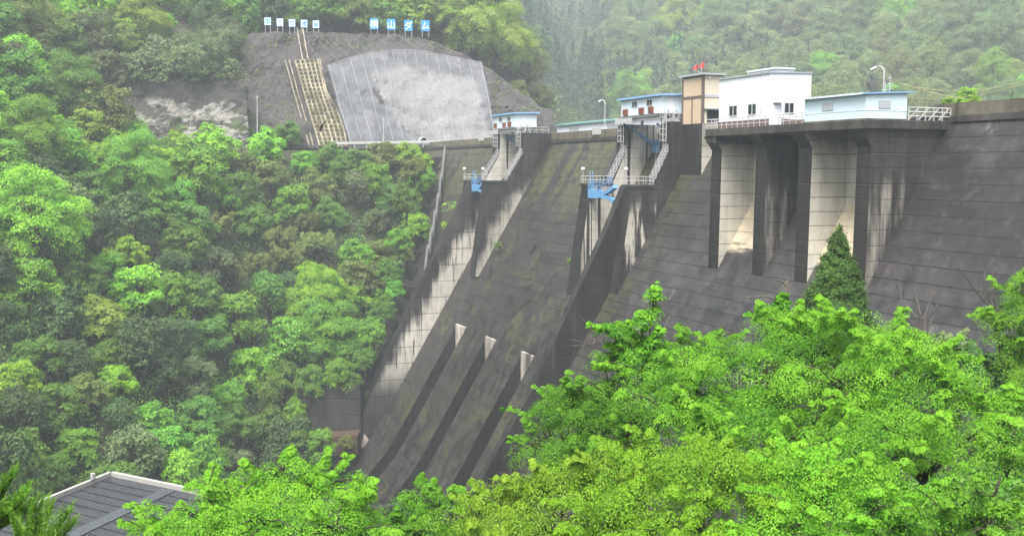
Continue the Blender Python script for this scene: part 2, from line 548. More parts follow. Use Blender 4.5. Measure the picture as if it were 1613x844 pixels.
def cage_ladder(label, x, y, z0, z1, w=0.75):
    root = thing('caged_ladder', label, 'ladder', (x, y, z0), 'caged ladders on the gate blocks')
    mb = MB()
    for s in (-w / 2, w / 2): mb.tube([(x + s, y, z0), (x + s, y, z1 + 0.9)], 0.04, 5)
    z = z0 + .3
    while z < z1:
        mb.tube([(x - w / 2, y, z), (x + w / 2, y, z)], 0.025, 4); z += 0.4
    mb.build('rungs', M['rail'], root, recalc=False)
    mb = MB()
    z = z0 + 1.6
    while z < z1 + 1:
        mb.tube([(x + w * .62 * math.cos(a), y - w * 1.0 * math.sin(a) * 1.0, z) for a in np.linspace(math.pi, 0, 7)], 0.035, 4); z += 0.8
    for a in np.linspace(math.pi, 0, 5):
        mb.tube([(x + w * .62 * math.cos(a), y - w * math.sin(a), z0 + 1.6), (x + w * .62 * math.cos(a), y - w * math.sin(a), z1 + .9)], 0.03, 4)
    mb.build('safety_cage', M['rail'], root, recalc=False)


def lamp_post(label, p, h=1.9):
    root = thing('platform_lamp', label, 'lamp', tuple(p), 'small lamps on the pier platforms')
    x, y, z = p
    MB().tube([(x, y, z), (x, y, z + h)], [.07, .05], 6).build('post', M['rail'], root, recalc=False)
    mb = MB()
    prof = [(0.05, 0), (.24, .08), (.30, .25), (.24, .42), (.05, .5)]
    for i in range(len(prof) - 1):
        for k in range(10):
            a0, a1 = 2 * math.pi * k / 10, 2 * math.pi * (k + 1) / 10
            q = lambda pr, a: (x + pr[0] * math.cos(a), y + pr[0] * math.sin(a), z + h + pr[1])
            mb.face([q(prof[i], a0), q(prof[i], a1), q(prof[i + 1], a1), q(prof[i + 1], a0)])
    mb.build('lamp_globe', M['lampwhite'], root, smooth=True)


PN = ['outer pier of the far gate block', 'inner pier of the far gate block', 'inner pier of the near gate block', 'outer pier of the near gate block']
for (x0, x1, yf, yb, yst, zst, side), nm in zip(PIERS, PN):
    e = .05
    railing('platform_railing', 'white pipe railing round the low platform on the ' + nm,
            [(x0 + e, yb - .5, ZP), (x0 + e, yf - .2, ZP), (x1 - e, yf - .2, ZP), (x1 - e, yb - .3, ZP)], group='railings on the pier platforms')
    root = thing('steep_stair', 'white steel stair with rails climbing the ' + nm, 'stair', (x1 - .5, yb, ZP), 'steel stairs on the piers')
    for xx in (x1 - 0.08, x1 - 0.95):
        A, B = Vector((xx, yb - .2, ZP)), Vector((xx, yst, zst))
        mb = MB()
        for h in (.15, .6, 1.1): mb.tube([A + Vector((0, -.1, h)), B + Vector((0, -.1, h))], .04, 5)
        for j in range(6):
            p = A.lerp(B, j / 5); mb.tube([p, p + Vector((0, -.1, 1.1))], .04, 5)
        mb.build('stair_rail', M['rail'], root, recalc=False)
    mb = MB()
    for j in range(12):
        p = Vector((x1 - .5, yb - .2, ZP)).lerp(Vector((x1 - .5, yst, zst)), j / 11)
        mb.box(x1 - .95, x1 - .08, p.y - .3, p.y - .02, p.z + .03, p.z + .08)
    mb.build('treads', M['galv'], root)
    cage_ladder('white caged ladder up the ' + nm + ' below the gate house', x1 - .55, yst - .35, zst, 6.6)
    lamp_post('white globe lamp on the ' + nm, (x0 + .5, yf - .1, ZP))

# radial gates
for (x0, x1), nm in (((-179.3, -174.1), 'far'), ((-132.5, -124.0), 'near')):
    root = thing('radial_gate', 'blue steel radial gate in the ' + nm + ' gate opening under the pale blue gate house', 'gate', ((x0 + x1) / 2, 77, 2), 'radial gates of the dam')
    mb = MB()
    tr = Vector((0, 74.2, 6.2)) if nm == 'near' else Vector((0, 73.8, 6.2))
    R = 4.6
    prev = None
    for i in range(9):
        a = math.radians(16 - 4 * i)
        p = (tr.y - 4.0 + 8.2 * math.cos(a), 1.5 + 8.2 * math.sin(a))
        if prev:
            mb.hexa([(x0, prev[0], prev[1]), (x1, prev[0], prev[1]), (x1, prev[0] + .25, prev[1]), (x0, prev[0] + .25, prev[1]),
                     (x0, p[0], p[1]), (x1, p[0], p[1]), (x1, p[0] + .25, p[1]), (x0, p[0] + .25, p[1])])
        prev = p
    mb.build('skin_plate', M['blue'], root)
    mb = MB()
    a = math.radians(-32)
    mb.box(x0, x1, tr.y + R * math.cos(a) - .5, tr.y + R * math.cos(a) + .1, tr.z + R * math.sin(a) - .05, tr.z + R * math.sin(a) + .35)
    mb.build('top_beam', M['blue'], root)
    for xx in (x0 + .25, x1 - .25):
        mb = MB()
        for ang in (-32,):
            a = math.radians(ang)
            mb.beam((xx, tr.y, tr.z), (xx, tr.y + R * math.cos(a) - .1, tr.z + R * math.sin(a)), .2, .28)
        mb.build('arm', M['blue'], root)
    mb = MB()
    mb.tube([(x0 + 3.2, tr.y + 3.2, 3.4), (x0 + 3.6, tr.y + 2.4, -.3)], .06, 5)
    mb.build('strut', M['rail'], root)

# blue hoist walkways between the piers
for (x0, x1, y), nm in (((-179.2, -174.05, 67.6), 'far'), ((-132.55, -125.15, 68.2), 'near')):
    root = thing('blue_walkway', 'blue steel footbridge with forked arms between the two piers of the ' + nm + ' gate block', 'footbridge', (x0, y, -4), 'blue footbridges')
    w = x1 - x0
    mb = MB()
    mb.box(x0, x0 + .36 * w, y - .5, y + .5, -4.35, -3.05)
    mb.build('box_girder', M['blue'], root, bevel=.04)
    for za, zb, zc in ((-3.6, -3.7, -2.55), (-4.0, -3.9, -4.6)):
        mb = MB()
        pts = [(x0 + .34 * w, za), (x0 + .55 * w, (za + zb) / 2), (x0 + .8 * w, zb * .6 + zc * .4), (x1, zc)]
        for (xa, z1), (xb, z2) in zip(pts, pts[1:]):
            mb.beam((xa, y, z1), (xb, y, z2), .5, .75, up=(0, -1, 0.01))
        mb.build('fork_arm', M['blue'], root)
    mb = MB()
    for h in (.55, 1.1):
        mb.tube([(x0 + .05, y - .45, -3.05 + h), (x0 + .55 * w, y - .45, -3.05 + h), (x1, y - .45, -2.2 + h)], .05, 5)
    for j in range(9):
        f = j / 8
        zb = -3.05 if f < .55 else -3.05 + (f - .55) / .45 * .85
        mb.tube([(x0 + .05 + f * (w - .1), y - .45, zb), (x0 + .05 + f * (w - .1), y - .45, zb + 1.1)], .05, 5)
    mb.build('railing', M['blue'], root, recalc=False)
    mb = MB()
    for d in (0, .9): mb.tube([(x0 + .12 + d, y - .2, -3.1), (x0 + .12 + d, y - .2, -.4)], .07, 5)
    mb.build('ladder', M['blue'], root, recalc=False)


# ------------------------------------------------------------------ buildings
def window(root, p0, p1, z0, z1, out, name='window', split=True):
    """window in a vertical wall from p0 to p1 (x, y), standing proud by the vector out"""
    p0, p1, out = Vector((*p0, 0)), Vector((*p1, 0)), Vector((*out, 0))
    up = Vector((0, 0, 1))
    q = lambda s, z, o: tuple(p0.lerp(p1, s) + up * z + out * o)
    mb = MB()
    f = .09 / max((p1 - p0).length, .1)
    g = .09
    for s0, s1, a, c in ((0, 1, z0, z0 + g), (0, 1, z1 - g, z1), (0, f, z0 + g, z1 - g), (1 - f, 1, z0 + g, z1 - g)) + (((.5 - f / 2, .5 + f / 2, z0 + g, z1 - g),) if split else ()):
        mb.hexa([q(s0, a, 0), q(s1, a, 0), q(s1, a, .08), q(s0, a, .08), q(s0, c, 0), q(s1, c, 0), q(s1, c, .08), q(s0, c, .08)])
    w = mb.build(name, M['frame'], root)
    mb = MB()
    mb.hexa([q(f, z0 + g, 0.005), q(1 - f, z0 + g, 0.005), q(1 - f, z0 + g, .03), q(f, z0 + g, .03), q(f, z1 - g, 0.005), q(1 - f, z1 - g, 0.005), q(1 - f, z1 - g, .03), q(f, z1 - g, .03)])
    mb.build('pane', M['glass'], w)
    return w


def gate_house(label, x0, x1, y0, y1, zb, zt):
    root = thing('gate_house', label, 'gate house', ((x0 + x1) / 2, y0, zb), 'pale blue gate houses on the dam')
    L = x1 - x0
    mb = MB()
    mb.prism([(y0, zb), (y1, zb), (y1, zt), (y0, zt - .12)], x0, x1)
    mb.build('wall', M['bluehouse'], root)
    mb = MB()
    mb.prism([(y0 - .45, zt - .10), (y1 + .45, zt + .05), (y1 + .45, zt + .33), (y0 - .45, zt + .18)], x0 - .4, x1 + .5)
    mb.build('roof', M['blueroof'], root)
    for f in (.29, .66):
        window(root, (x0 + L * f, y0), (x0 + L * (f + .135), y0), zb + 1.15, zb + 2.05, (0, -1))
    for f in (.09, .50, .735):
        mb = MB()
        xa, xb = x0 + L * f, x0 + L * (f + .095)
        mb.box(xa, xb, y0 - .3, y0 - .01, zb + .08, zb + 1.0)
        for k in range(5):
            mb.box(xa - .03, xb + .03, y0 - .36, y0 - .3, zb + .14 + k * .17, zb + .22 + k * .17)
        mb.build('louvre_box', M['rust'], root)
    mb = MB()                                # floor frame with corrugated underside
    mb.box(x0 - .2, x1 + .2, y0 - .5, y1, zb - .42, zb - .02)
    for k in range(24):
        xx = x0 + k * L / 24
        mb.prism([(y0 - .75, zb - .42), (y0 - .5, zb - .12), (y0 - .5, zb - .42)], xx, xx + L / 48)
    mb.build('floor_frame', M['darkmetal'], root)
    mb = MB()
    mb.box(x0 - .3, x0 + L * .42, y0 - .9, y0 - .8, zb - 1.1, zb - .35)
    mb.build('white_panel', M['rail'], root)
    mb = MB()
    mb.box(x0, x1, y0 - .4, y0 - .1, zb - .85, zb - .45)
    mb.build('edge_beam', M['galv'], root)
    for k in range(2):                       # white knee braces on the flank
        mb = MB()
        ya = y0 + .4 + k * 1.3
        mb.beam((x1 + .35, ya, 6.4), (x1 + .35, ya + .55, zb + .5), .1)
        mb.beam((x1 + .35, ya + 1.1, 6.4), (x1 + .35, ya + .55, zb + .5), .1)
        mb.beam((x1 + .35, ya, 6.4), (x1 + .35, ya, zb + .3), .1)
        mb.build('brace', M['rail'], root)
    for xx in (x0 + .3, x1 - .3):
        for yy in (y0 + .4, y1 - .4):
            MB().box(xx - .15, xx + .15, yy - .15, yy + .15, 6.3, zb - .42).build('stilt', M['galv'], root)
    mb = MB()
    mb.box(x1 + .005, x1 + .05, y0 + 1.2, y0 + 2.1, zb + .05, zb + 2.0)
    mb.build('door', M['white'], root)
    return root


gate_house('pale blue gate house with two windows and rusty louvres on the far gate block', -184.5, -173.5, 73.6, 77.9, 7.55, 10.0)
gate_house('pale blue gate house with two windows and rusty louvres beside the brown tower', -133.8, -122.5, 73.8, 77.6, 7.55, 10.0)
for x, yf, nm in ((-171.3, 74.5, 'far'), (-121.7, 75.2, 'near')):
    railing('pier_top_railing', 'short white railing on the pier top beside the ' + nm + ' gate house', [(x, yf, 6.4), (x, 79.4, 6.4)], group='railings on the pier tops', step=1.1)

# brown tower
tw = thing('lift_tower', 'brown framed tower with cream panels between the gate house and the white building', 'tower', (-119, 77, 5.95))
x0, x1, y0, y1, zb, zt = -121.5, -116.4, 76.5, 79.6, 5.95, 12.35
mb = MB(); mb.box(x0 + .06, x1 - .06, y0 + .06, y1 - .06, zb, zt); mb.build('core', M['cream2'], tw)
mb = MB()
for xa, xb in ((x0, x0 + .32), (x1 - .32, x1)): mb.box(xa, xb, y0, y0 + .32, zb, zt)
mb.box(x0 + .32, x1 - .32, y0 + .005, y0 + .3, zt - .28, zt); mb.box(x0 + .32, x1 - .32, y0 + .005, y0 + .3, zb + 3.35, zb + 3.72)
mb.box(x0 + 2.4, x0 + 2.65, y0 + .01, y0 + .3, zb, zb + 3.35)
mb.build('brown_frame', M['brown'], tw)
for xa, xb, za, zc in ((x0 + .32, x1 - .32, zb + 3.72, zt - .28), (x0 + .32, x0 + 2.4, zb + .02, zb + 3.35), (x0 + 2.65, x1 - .32, zb + .02, zb + 3.35)):
    mb = MB(); mb.box(xa + .02, xb - .02, y0 + .04, y0 + .3, za + .02, zc - .02); mb.build('panel', M['cream'], tw)
mb = MB(); mb.box(x1 - .07, x1 + .02, y0 + .34, y1 - .02, zb + 3.5, zb + 3.85); mb.build('grey_band', M['panelgrey'], tw)
mb = MB(); mb.box(x1 - .07, x1 + .015, y0 + .8, y1 - .3, zb + .02, zb + 1.75); mb.build('dark_entry', M['dark'], tw)
mb = MB(); mb.box(x1 - .05, x1 + .5, y0 + .3, y1, zb + 1.85, zb + 2.0); mb.build('canopy', M['greyroof'], tw)
mb = MB(); mb.prism([(y0 - .35, zt), (y1 + .4, zt + .02), (y1 + .4, zt + .3), (y0 - .35, zt + .26)], x0 - .35, x1 + .35); mb.build('roof', M['greyroof'], tw)
mb = MB()
for i in range(8):
    a0, a1 = 2 * math.pi * i / 8, 2 * math.pi * (i + 1) / 8
    mb.face([(x1 + .14, y0 + 1.0 + .16 * math.cos(a), zt - .32 + .16 * math.sin(a)) for a in (a0, a1)] + [(x1 - .02, y0 + 1.0 + .16 * math.cos(a), zt - .32 + .16 * math.sin(a)) for a in (a1, a0)])
mb.face([(x1 + .14, y0 + 1.0 + .16 * math.cos(a), zt - .32 + .16 * math.sin(a)) for a in np.linspace(0, 2 * math.pi, 8, endpoint=False)])
mb.build('round_lamp', M['lampwhite'], tw)
# red flags
for i, (px, py, nm) in enumerate(((1095, 106, 'lower'), (1105, 103, 'higher'))):
    p = on_y(px, py, 78.2)
    root = thing('red_flag', 'small red cloth, the ' + nm + ' of two on thin poles above the brown tower', 'flag', (p.x, p.y, zt + .28), 'red cloths above the tower')
    MB().tube([(p.x, p.y, zt + .2), (p.x, p.y, p.z + .4)], .03, 5).build('pole', M['galv'], root, recalc=False)
    mb = MB()
    for s, (dx, dz, w) in enumerate(((.85, .25, .5), (-.5, -.3, .45), (.55, -.45, .4))):
        pts = []
        for j in range(5):
            u = j / 4
            pts.append((Vector((p.x + dx * u, p.y + .12 * math.sin(u * 5 + s), p.z + dz * u + w / 2 * (1 - .6 * u))), Vector((p.x + dx * u, p.y + .12 * math.sin(u * 5 + s + .5), p.z + dz * u - w / 2 * (1 - .6 * u)))))
        for a, c in zip(pts, pts[1:]): mb.face([a[0], c[0], c[1], a[1]])
    o = mb.build('cloth', M['red'], root)
    o.modifiers.new('t', 'SOLIDIFY').thickness = .03

# white building
wb = thing('white_building', 'tall white clad building with small windows on the dam deck', 'building', (-98, 71, 4.62))
x0, x1, y0, y1, zb, zt = -102.6, -92.9, 69.75, 75.3, 4.62, 10.35
mb = MB(); mb.prism([(y0, zb), (y1, zb), (y1, zt + .15), (y0, zt)], x0, x1); mb.build('wall', M['white'], wb)
mb = MB(); mb.prism([(y0 - .15, zt), (y1 + .1, zt + .15), (y1 + .1, zt + .3), (y0 - .15, zt + .14)], x0 - .15, x1 + .12); mb.build('roof', M['greyroof'], wb)
for i in range(9):
    xx = x0 + .4 + i * 1.06
    MB().box(xx, xx + .1, y0 - .2, y0 - .14, zt - .02, zt + .2).build('gutter_clip', M['galv'], wb)
mb = MB(); mb.box(x0 - .04, x1 + .04, y0 - .05, y0 + .5, zb + .004, zb + .82); mb.box(x1 - .5, x1 + .05, y0 + 1.6, y1 - .1, zb + .004, zb + .8); mb.build('brown_plinth', paint('reddish_plinth', (.15, .10, .085), .7), wb)
mon = MB().box(x0 + 3.6, x1 - 1.2, y0 + 1.6, y1 - 1.6, zt + .1, zt + .62).build('roof_monitor', M['panelgrey'], wb)
mb = MB()
for k in range(4): mb.box(x0 + 3.5, x1 - 1.1, y0 + 1.5, y1 - 1.5, zt + .2 + k * .13, zt + .24 + k * .13)
mb.box(x0 + 3.4, x1 - 1.0, y0 + 1.4, y1 - 1.4, zt + .64, zt + .78)
mb.build('monitor_louvre', M['white'], mon)
window(wb, (x0 + 2.1, y0), (x0 + 3.75, y0), zb + 1.35, zb + 2.6, (0, -1))
window(wb, (x0 + 5.75, y0), (x0 + 7.35, y0), zb + 1.35, zb + 2.6, (0, -1))
window(wb, (x1, y0 + 1.9), (x1, y0 + 3.25), zb + 1.4, zb + 2.6, (1, 0))
mb = MB(); mb.box(x1 + .004, x1 + .05, y0 + .5, y0 + 1.4, zb + .05, zb + 2.2); dr = mb.build('door', M['white'], wb)
MB().box(x1 + .05, x1 + .09, y0 + 1.2, y0 + 1.28, zb + 1.05, zb + 1.15).build('handle', M['galv'], dr)
mb = MB(); mb.box(x1 + .004, x1 + .45, y0 + .4, y0 + 1.5, zb + 2.5, zb + 2.56); mb.build('door_canopy', M['galv'], wb)
mb = MB(); mb.tube([(x0 + 8.2, y0 - .08, zb + 1.3), (x0 + 8.2, y0 - .08, zb + 2.1)], .06, 5); mb.build('vent_pipe', M['galv'], wb)

# pale blue building
bb = thing('pale_blue_building', 'low pale blue building with blue sloping roof on the near end of the deck', 'building', (-81, 70, 4.62))
x0, x1, y0, y1, zb, zt = -86.0, -77.05, 68.95, 74.0, 4.62, 7.0
mb = MB(); mb.prism([(y0, zb), (y1, zb), (y1, zt + .25), (y0, zt)], x0, x1); mb.build('wall', M['paleblue'], bb)
mb = MB(); mb.prism([(y0 - .4, zt - .01), (y1 + .6, zt + .28), (y1 + .6, zt + .42), (y0 - .4, zt + .13)], x0 - .3, x1 + .25)
mb.build('roof', M['blueroof'], bb)
for i in range(28):
    xx = x0 - .2 + i * (x1 - x0 + .3) / 28
    MB().box(xx, xx + .17, y0 - .48, y0 - .41, zt - .03, zt + .16).build('roof_rib', M['white'], bb)
mb = MB(); mb.box(x0 + 2.75, x0 + 4.35, y0 - .06, y0 - .005, zb + 1.1, zb + 1.85); mb.build('louvre_panel', M['panelgrey'], bb)
mb = MB(); mb.box(x1 + .005, x1 + .06, y0 + 1.5, y0 + 3.0, zb + 1.1, zb + 1.85); mb.build('louvre_panel', M['panelgrey'], bb)
mb = MB(); mb.box(x0, x1 + .03, y0 - .03, y0 - .004, zb + .88, zb + .94); mb.box(x1 + .004, x1 + .03, y0, y1, zb + .88, zb + .94); mb.build('trim_line', M['white'], bb)
mb = MB(); mb.box(x0 - .1, x1 + .12, y0 - .12, y1, zb + .005, zb + .12); mb.build('plinth', M['parapet'], bb)
for px, h, nm in ((1394.5, 1.3, 'short bare mast beside the curved lamp'), (1401.5, 1.9, 'mast with small crossbars')):
    p = on_y(px, 140, 74.3)
    root = thing('antenna', 'thin grey ' + nm + ' on the pale blue roof', 'antenna', (p.x, p.y, 7.3))
    MB().tube([(p.x, p.y, 7.2), (p.x, p.y, 7.3 + h)], .035, 5).build('mast', M['galv'], root, recalc=False)
    for z, l in ((.5, .5), (1.0, .35), (1.6, .3))[: 3 if h > 1.5 else 1]:
        MB().tube([(p.x - l, p.y, 7.3 + z), (p.x + l, p.y, 7.3 + z)], .028, 5).build('crossbar', M['galv'], root, recalc=False)

railing('deck_railing', 'long white railing along the deck edge in front of the white building', [(-103.8, 74.5, 4.62), (-103.8, 68.85, 4.62), (-86.2, 68.85, 4.62)], h=1.1, step=1.05, rails=3, r=.045)
mb = MB()
root = thing('deck_gate', 'white sheet gate in the deck railing before the white building', 'gate', (-90.5, 68.8, 4.62))
MB().box(-91.6, -90.0, 68.72, 68.79, 4.66, 5.75).build('gate_leaf', M['white'], root)
MB().tube([(-89.95, 68.76, 4.62), (-89.95, 68.76, 5.85)], .06, 6).build('post', M['rail'], root)
mb = MB()
mb.tube([(-86.1, 68.87, 5.55), (-86.0, 68.87, 5.55), (-77.0, 68.87, 5.55)], .02, 5)
mb = railing('corner_railing', 'white cross braced railing between the pale blue building and the parapet', [(-77.0, 74.2, 4.62), (-77.0, 79.6, 4.62), (-79.0, 79.75, 4.62)], h=1.25, step=1.0, rails=3, r=.06)
mb = MB()
for j in range(4): mb.beam((-77.0, 74.2 + j * 1.3, 4.7), (-77.0, 75.4 + j * 1.3, 5.8), .1)
mb.build('brace', M['rail'], bpy.data.objects['corner_railing'])

# shed behind the crest
sh = thing('long_shed', 'long low white shed with green roof behind the dam parapet', 'shed', (-160, 91, 5.15))
x0, x1, y0, y1, zb, zt = -184.5, -128.0, 87.3, 90.2, 5.15, 8.3
mb = MB(); mb.prism([(y0, zb), (y1, zb), (y1, zt + .5), (y0, zt)], x0, x1); mb.build('wall', M['white'], sh)
mb = MB(); mb.prism([(y0 - .4, zt - .05), (y1 + .3, zt + .5), (y1 + .3, zt + .75), (y0 - .4, zt + .25)], x0 - .4, x1 + .4); mb.build('roof', M['greenroof'], sh)
for px in (904, 965):
    p = on_y(px, 200, y0)
    mb = MB(); mb.box(p.x - 1.9, p.x + 1.9, y0 - .06, y0 - .004, zb + .02, zb + 2.35); d = mb.build('shutter', M['panelgrey'], sh)
    mb = MB(); mb.box(p.x - 2.05, p.x + 2.05, y0 - .1, y0 - .061, zb + 2.35, zb + 2.6); mb.build('shutter_box', M['galv'], d)
# plates on the parapet
for px, py, nm in ((758, 218, 'far gate house'), (940, 207, 'long shed')):
    p = on_y(px, py, 79.58)
    mb = MB(); mb.box(p.x - 1.5, p.x + 1.5, 79.5, 79.6, p.z - .55, p.z + .55)
    tag(mb.build('parapet_plate', M['rail']), 'white plate fixed to the parapet below the ' + nm, 'plate', 'white plates on the parapet')


def street_lamp(label, x, y, z0, z1, arm, r=.08):
    root = thing('street_lamp', label, 'street lamp', (x, y, z0))
    pts = [(x, y, z0), (x, y, z1 - .7)]
    for a in np.linspace(0, math.pi / 2 * 1.15, 6)[1:]:
        pts.append((x + arm * (1 - math.cos(a)), y, z1 - .7 + .75 * math.sin(a)))
    MB().tube(pts, [r] * 2 + [r * .8] * (len(pts) - 2), 6).build('pole', M['rail'], root, recalc=False)
    ex, ez = pts[-1][0], pts[-1][2]
    s = 1 if arm > 0 else -1
    mb = MB()
    mb.hexa([(ex, y - .16, ez - .16), (ex + s * .8, y - .16, ez - .3), (ex + s * .8, y + .16, ez - .3), (ex, y + .16, ez - .16), (ex, y - .1, ez + .05), (ex + s * .75, y - .1, ez - .12), (ex + s * .75, y + .1, ez - .12), (ex, y + .1, ez + .05)])
    mb.build('lamp_head', M['lampwhite'], root)


p = on_y(1393, 107, 83.0)
street_lamp('tall white curved street lamp behind the pale blue building', p.x, 83.0, 5.15, p.z + .2, -1.0)
p = on_y(953, 160, 82.5)
street_lamp('white street lamp on the crest road in front of the long shed', p.x, 82.5, 5.15, p.z + .3, -1.2)

# cables behind the crest
for (pa, pb, sag, nm) in (((1425, 134), (1575, 137), 2.0, 'upper yellow cable strung'), ((1430, 154), (1545, 149), 1.0, 'lower yellow cable strung'), ((1440, 138), (1613, 160), 2.0, 'slanting yellow cable running')):
    A, B = on_y(*pa, 96), on_y(*pb, 96)
    pts = [A.lerp(B, u) + Vector((0, 0, -sag * .3 * 4 * u * (1 - u))) for u in np.linspace(-.3, 1.6, 14)]
    tag(MB().tube(pts, .022, 5).build('yellow_cable', M['yellow'], recalc=False), nm + ' behind the pale blue building', 'cable', 'yellow cables')

# stepped metal stair down the left flank
st = thing('flank_stair', 'long grey metal stair stepping down the far left flank of the dam', 'stair', (-230, 79, 4))
pts = [on_y(700, 237, 79.3)] + [None] * 5
pix = [(700, 237), (695, 287), (691, 318), (686, 345), (681, 372), (675, 400), (669, 428)]
for i in range(6):
    a, c = [Vector(r_ * ((80 - .6 * 5 - 1.2) / (r_.y - .6 * r_.z))) for r_ in (ray(*pix[i]), ray(*pix[i + 1]))]
    if i: a = a + Vector((-.8, 0, .8))
    mb = MB()
    for off in (Vector((0, 0, 0)), Vector((1.5, -.3, 0))):
        mb.beam(a + off, c + off, .12, .25)
        for h in (.55, 1.1): mb.tube([a + off + Vector((0, 0, h)), c + off + Vector((0, 0, h))], .065, 5)
        for j in range(8):
            p = a.lerp(c, j / 7) + off; mb.tube([p, p + Vector((0, 0, 1.1))], .05, 5)
    n = int((a - c).length / .45)
    for j in range(n):
        p = a.lerp(c, j / n); mb.box(p.x - .1, p.x + 1.6, p.y - .35, p.y, p.z, p.z + .05)
    mb.build('stair_flight', M['oldsteel'], st, recalc=False)

# ------------------------------------------------------------------ terrain
RG = [0, 8, 15, 30, 45, 60, 80, 95, 108, 120, 135, 150, 170, 190, 210, 228, 246, 252, 262, 284, 300, 330, 370, 400, 420, 460, 500, 540, 600, 650, 700, 760, 850, 1000]
PROF = {
    -70: [(0, -2.6), (8, -6), (15, -10), (45, -26), (80, -44), (105, -59), (118, -59), (140, -46), (220, 20), (330, 78), (700, 112)],
    -27: [(0, -2.6), (8, -6), (15, -10), (45, -26), (80, -44), (105, -60), (124, -60), (144, -46), (235, 20), (330, 78), (700, 112)],
    -24: [(0, -2.6), (8, -6), (15, -10), (45, -26), (82, -44), (108, -60), (132, -60), (152, -46), (240, 12), (330, 76), (700, 112)],
    -20: [(0, -2.6), (8, -6), (15, -10), (45, -26), (85, -44), (110, -60), (140, -60), (160, -47), (238, 3.5), (246, 4), (256, 18), (330, 70), (700, 112)],
    -17: [(0, -2.6), (8, -6), (15, -10), (45, -26), (88, -45), (115, -60), (155, -60), (175, -48), (240, 3.3), (249, 3.8), (260, 19), (330, 70), (700, 112)],
    -14.6: [(0, -2.6), (8, -6), (15, -10), (48, -27), (90, -46), (120, -60), (172, -60), (192, -50), (244, 3.6), (262, 3.9), (284, 36), (330, 68), (700, 112)],
    -9: [(0, -2.6), (8, -6), (15, -10), (48, -26), (90, -46), (120, -60), (186, -60), (198, -50), (246, 4.0), (262, 4.4), (284, 35), (330, 66), (700, 112)],
    -4: [(0, -2.6), (8, -6), (15, -10), (48, -24), (90, -46), (125, -60), (200, -60), (215, -42), (246, 0), (274, 3.0), (298, 33), (330, 56), (700, 110)],
    -1: [(0, -2.6), (8, -6), (15, -9.5), (45, -22), (85, -44), (130, -60), (220, -60), (240, -30), (264, -6), (284, 2), (306, 28), (330, 46), (700, 130)],
    3: [(0, -2.6), (8, -6), (15, -9), (45, -21), (85, -43), (130, -60), (200, -62), (250, -20), (290, 2), (310, 6), (420, 12), (560, 40), (680, 90), (850, 170), (1000, 190)],
    7: [(0, -2.6), (8, -6), (15, -9), (45, -20), (85, -42), (130, -60), (175, -62), (240, -20), (300, -8), (420, 0), (560, 35), (680, 90), (850, 170), (1000, 190)],
    12: [(0, -2.6), (8, -6), (15, -8.5), (45, -18), (80, -36), (120, -58), (150, -62), (210, -20), (400, -4), (540, 40), (720, 135), (1000, 170)],
    20: [(0, -2.6), (8, -5.5), (15, -8), (30, -11), (60, -17), (80, -27), (110, -55), (200, -15), (390, -3), (530, 48), (700, 140), (1000, 175)],
    27: [(0, -2.6), (8, -5), (15, -7.5), (30, -9.5), (60, -15), (80, -24), (110, -50), (200, -15), (380, -3), (520, 50), (690, 140), (1000, 175)],
    45: [(0, -2.6), (8, -4), (15, -6), (30, -7), (60, -8), (100, -6), (200, 10), (330, 50), (700, 112)],
    100: [(0, -2.6), (8, -2), (15, 0), (60, 14), (200, 50), (700, 112)],
    180: [(0, -2.6), (8, -2.6), (15, -2), (60, 6), (200, 40), (700, 112)],
    260: [(0, -2.6), (8, -5), (15, -8), (60, -25), (105, -58), (120, -58), (220, 15), (700, 112)],
}
AZ = sorted(PROF)
TAB = np.array([np.interp(RG, [q[0] for q in PROF[a]], [q[1] for q in PROF[a]]) for a in AZ])


def terr(x, y):
    r = math.hypot(x, y)
    a = math.degrees(math.atan2(y, -x)) - math.degrees(PHI)
    while a < -70: a += 360
    while a >= 290: a -= 360
    azx = AZ + [290]
    i = max(j for j in range(len(AZ)) if AZ[j] <= a)
    i2 = (i + 1) % len(AZ)
    f = (a - azx[i]) / (azx[i + 1] - azx[i])
    z0 = np.interp(r, RG, TAB[i]); z1 = np.interp(r, RG, TAB[i2])
    z = z0 * (1 - f) + z1 * f
    n = mnoise.noise((x * .035, y * .035, 1.7)) * 3.0 + mnoise.noise((x * .11, y * .11, 4.1)) * 1.1
    return float(z + n * min(1.0, r / 90) * (0.25 if z < -57 or (-22 < a < 1.5 and 236 < r < 304) else 1))


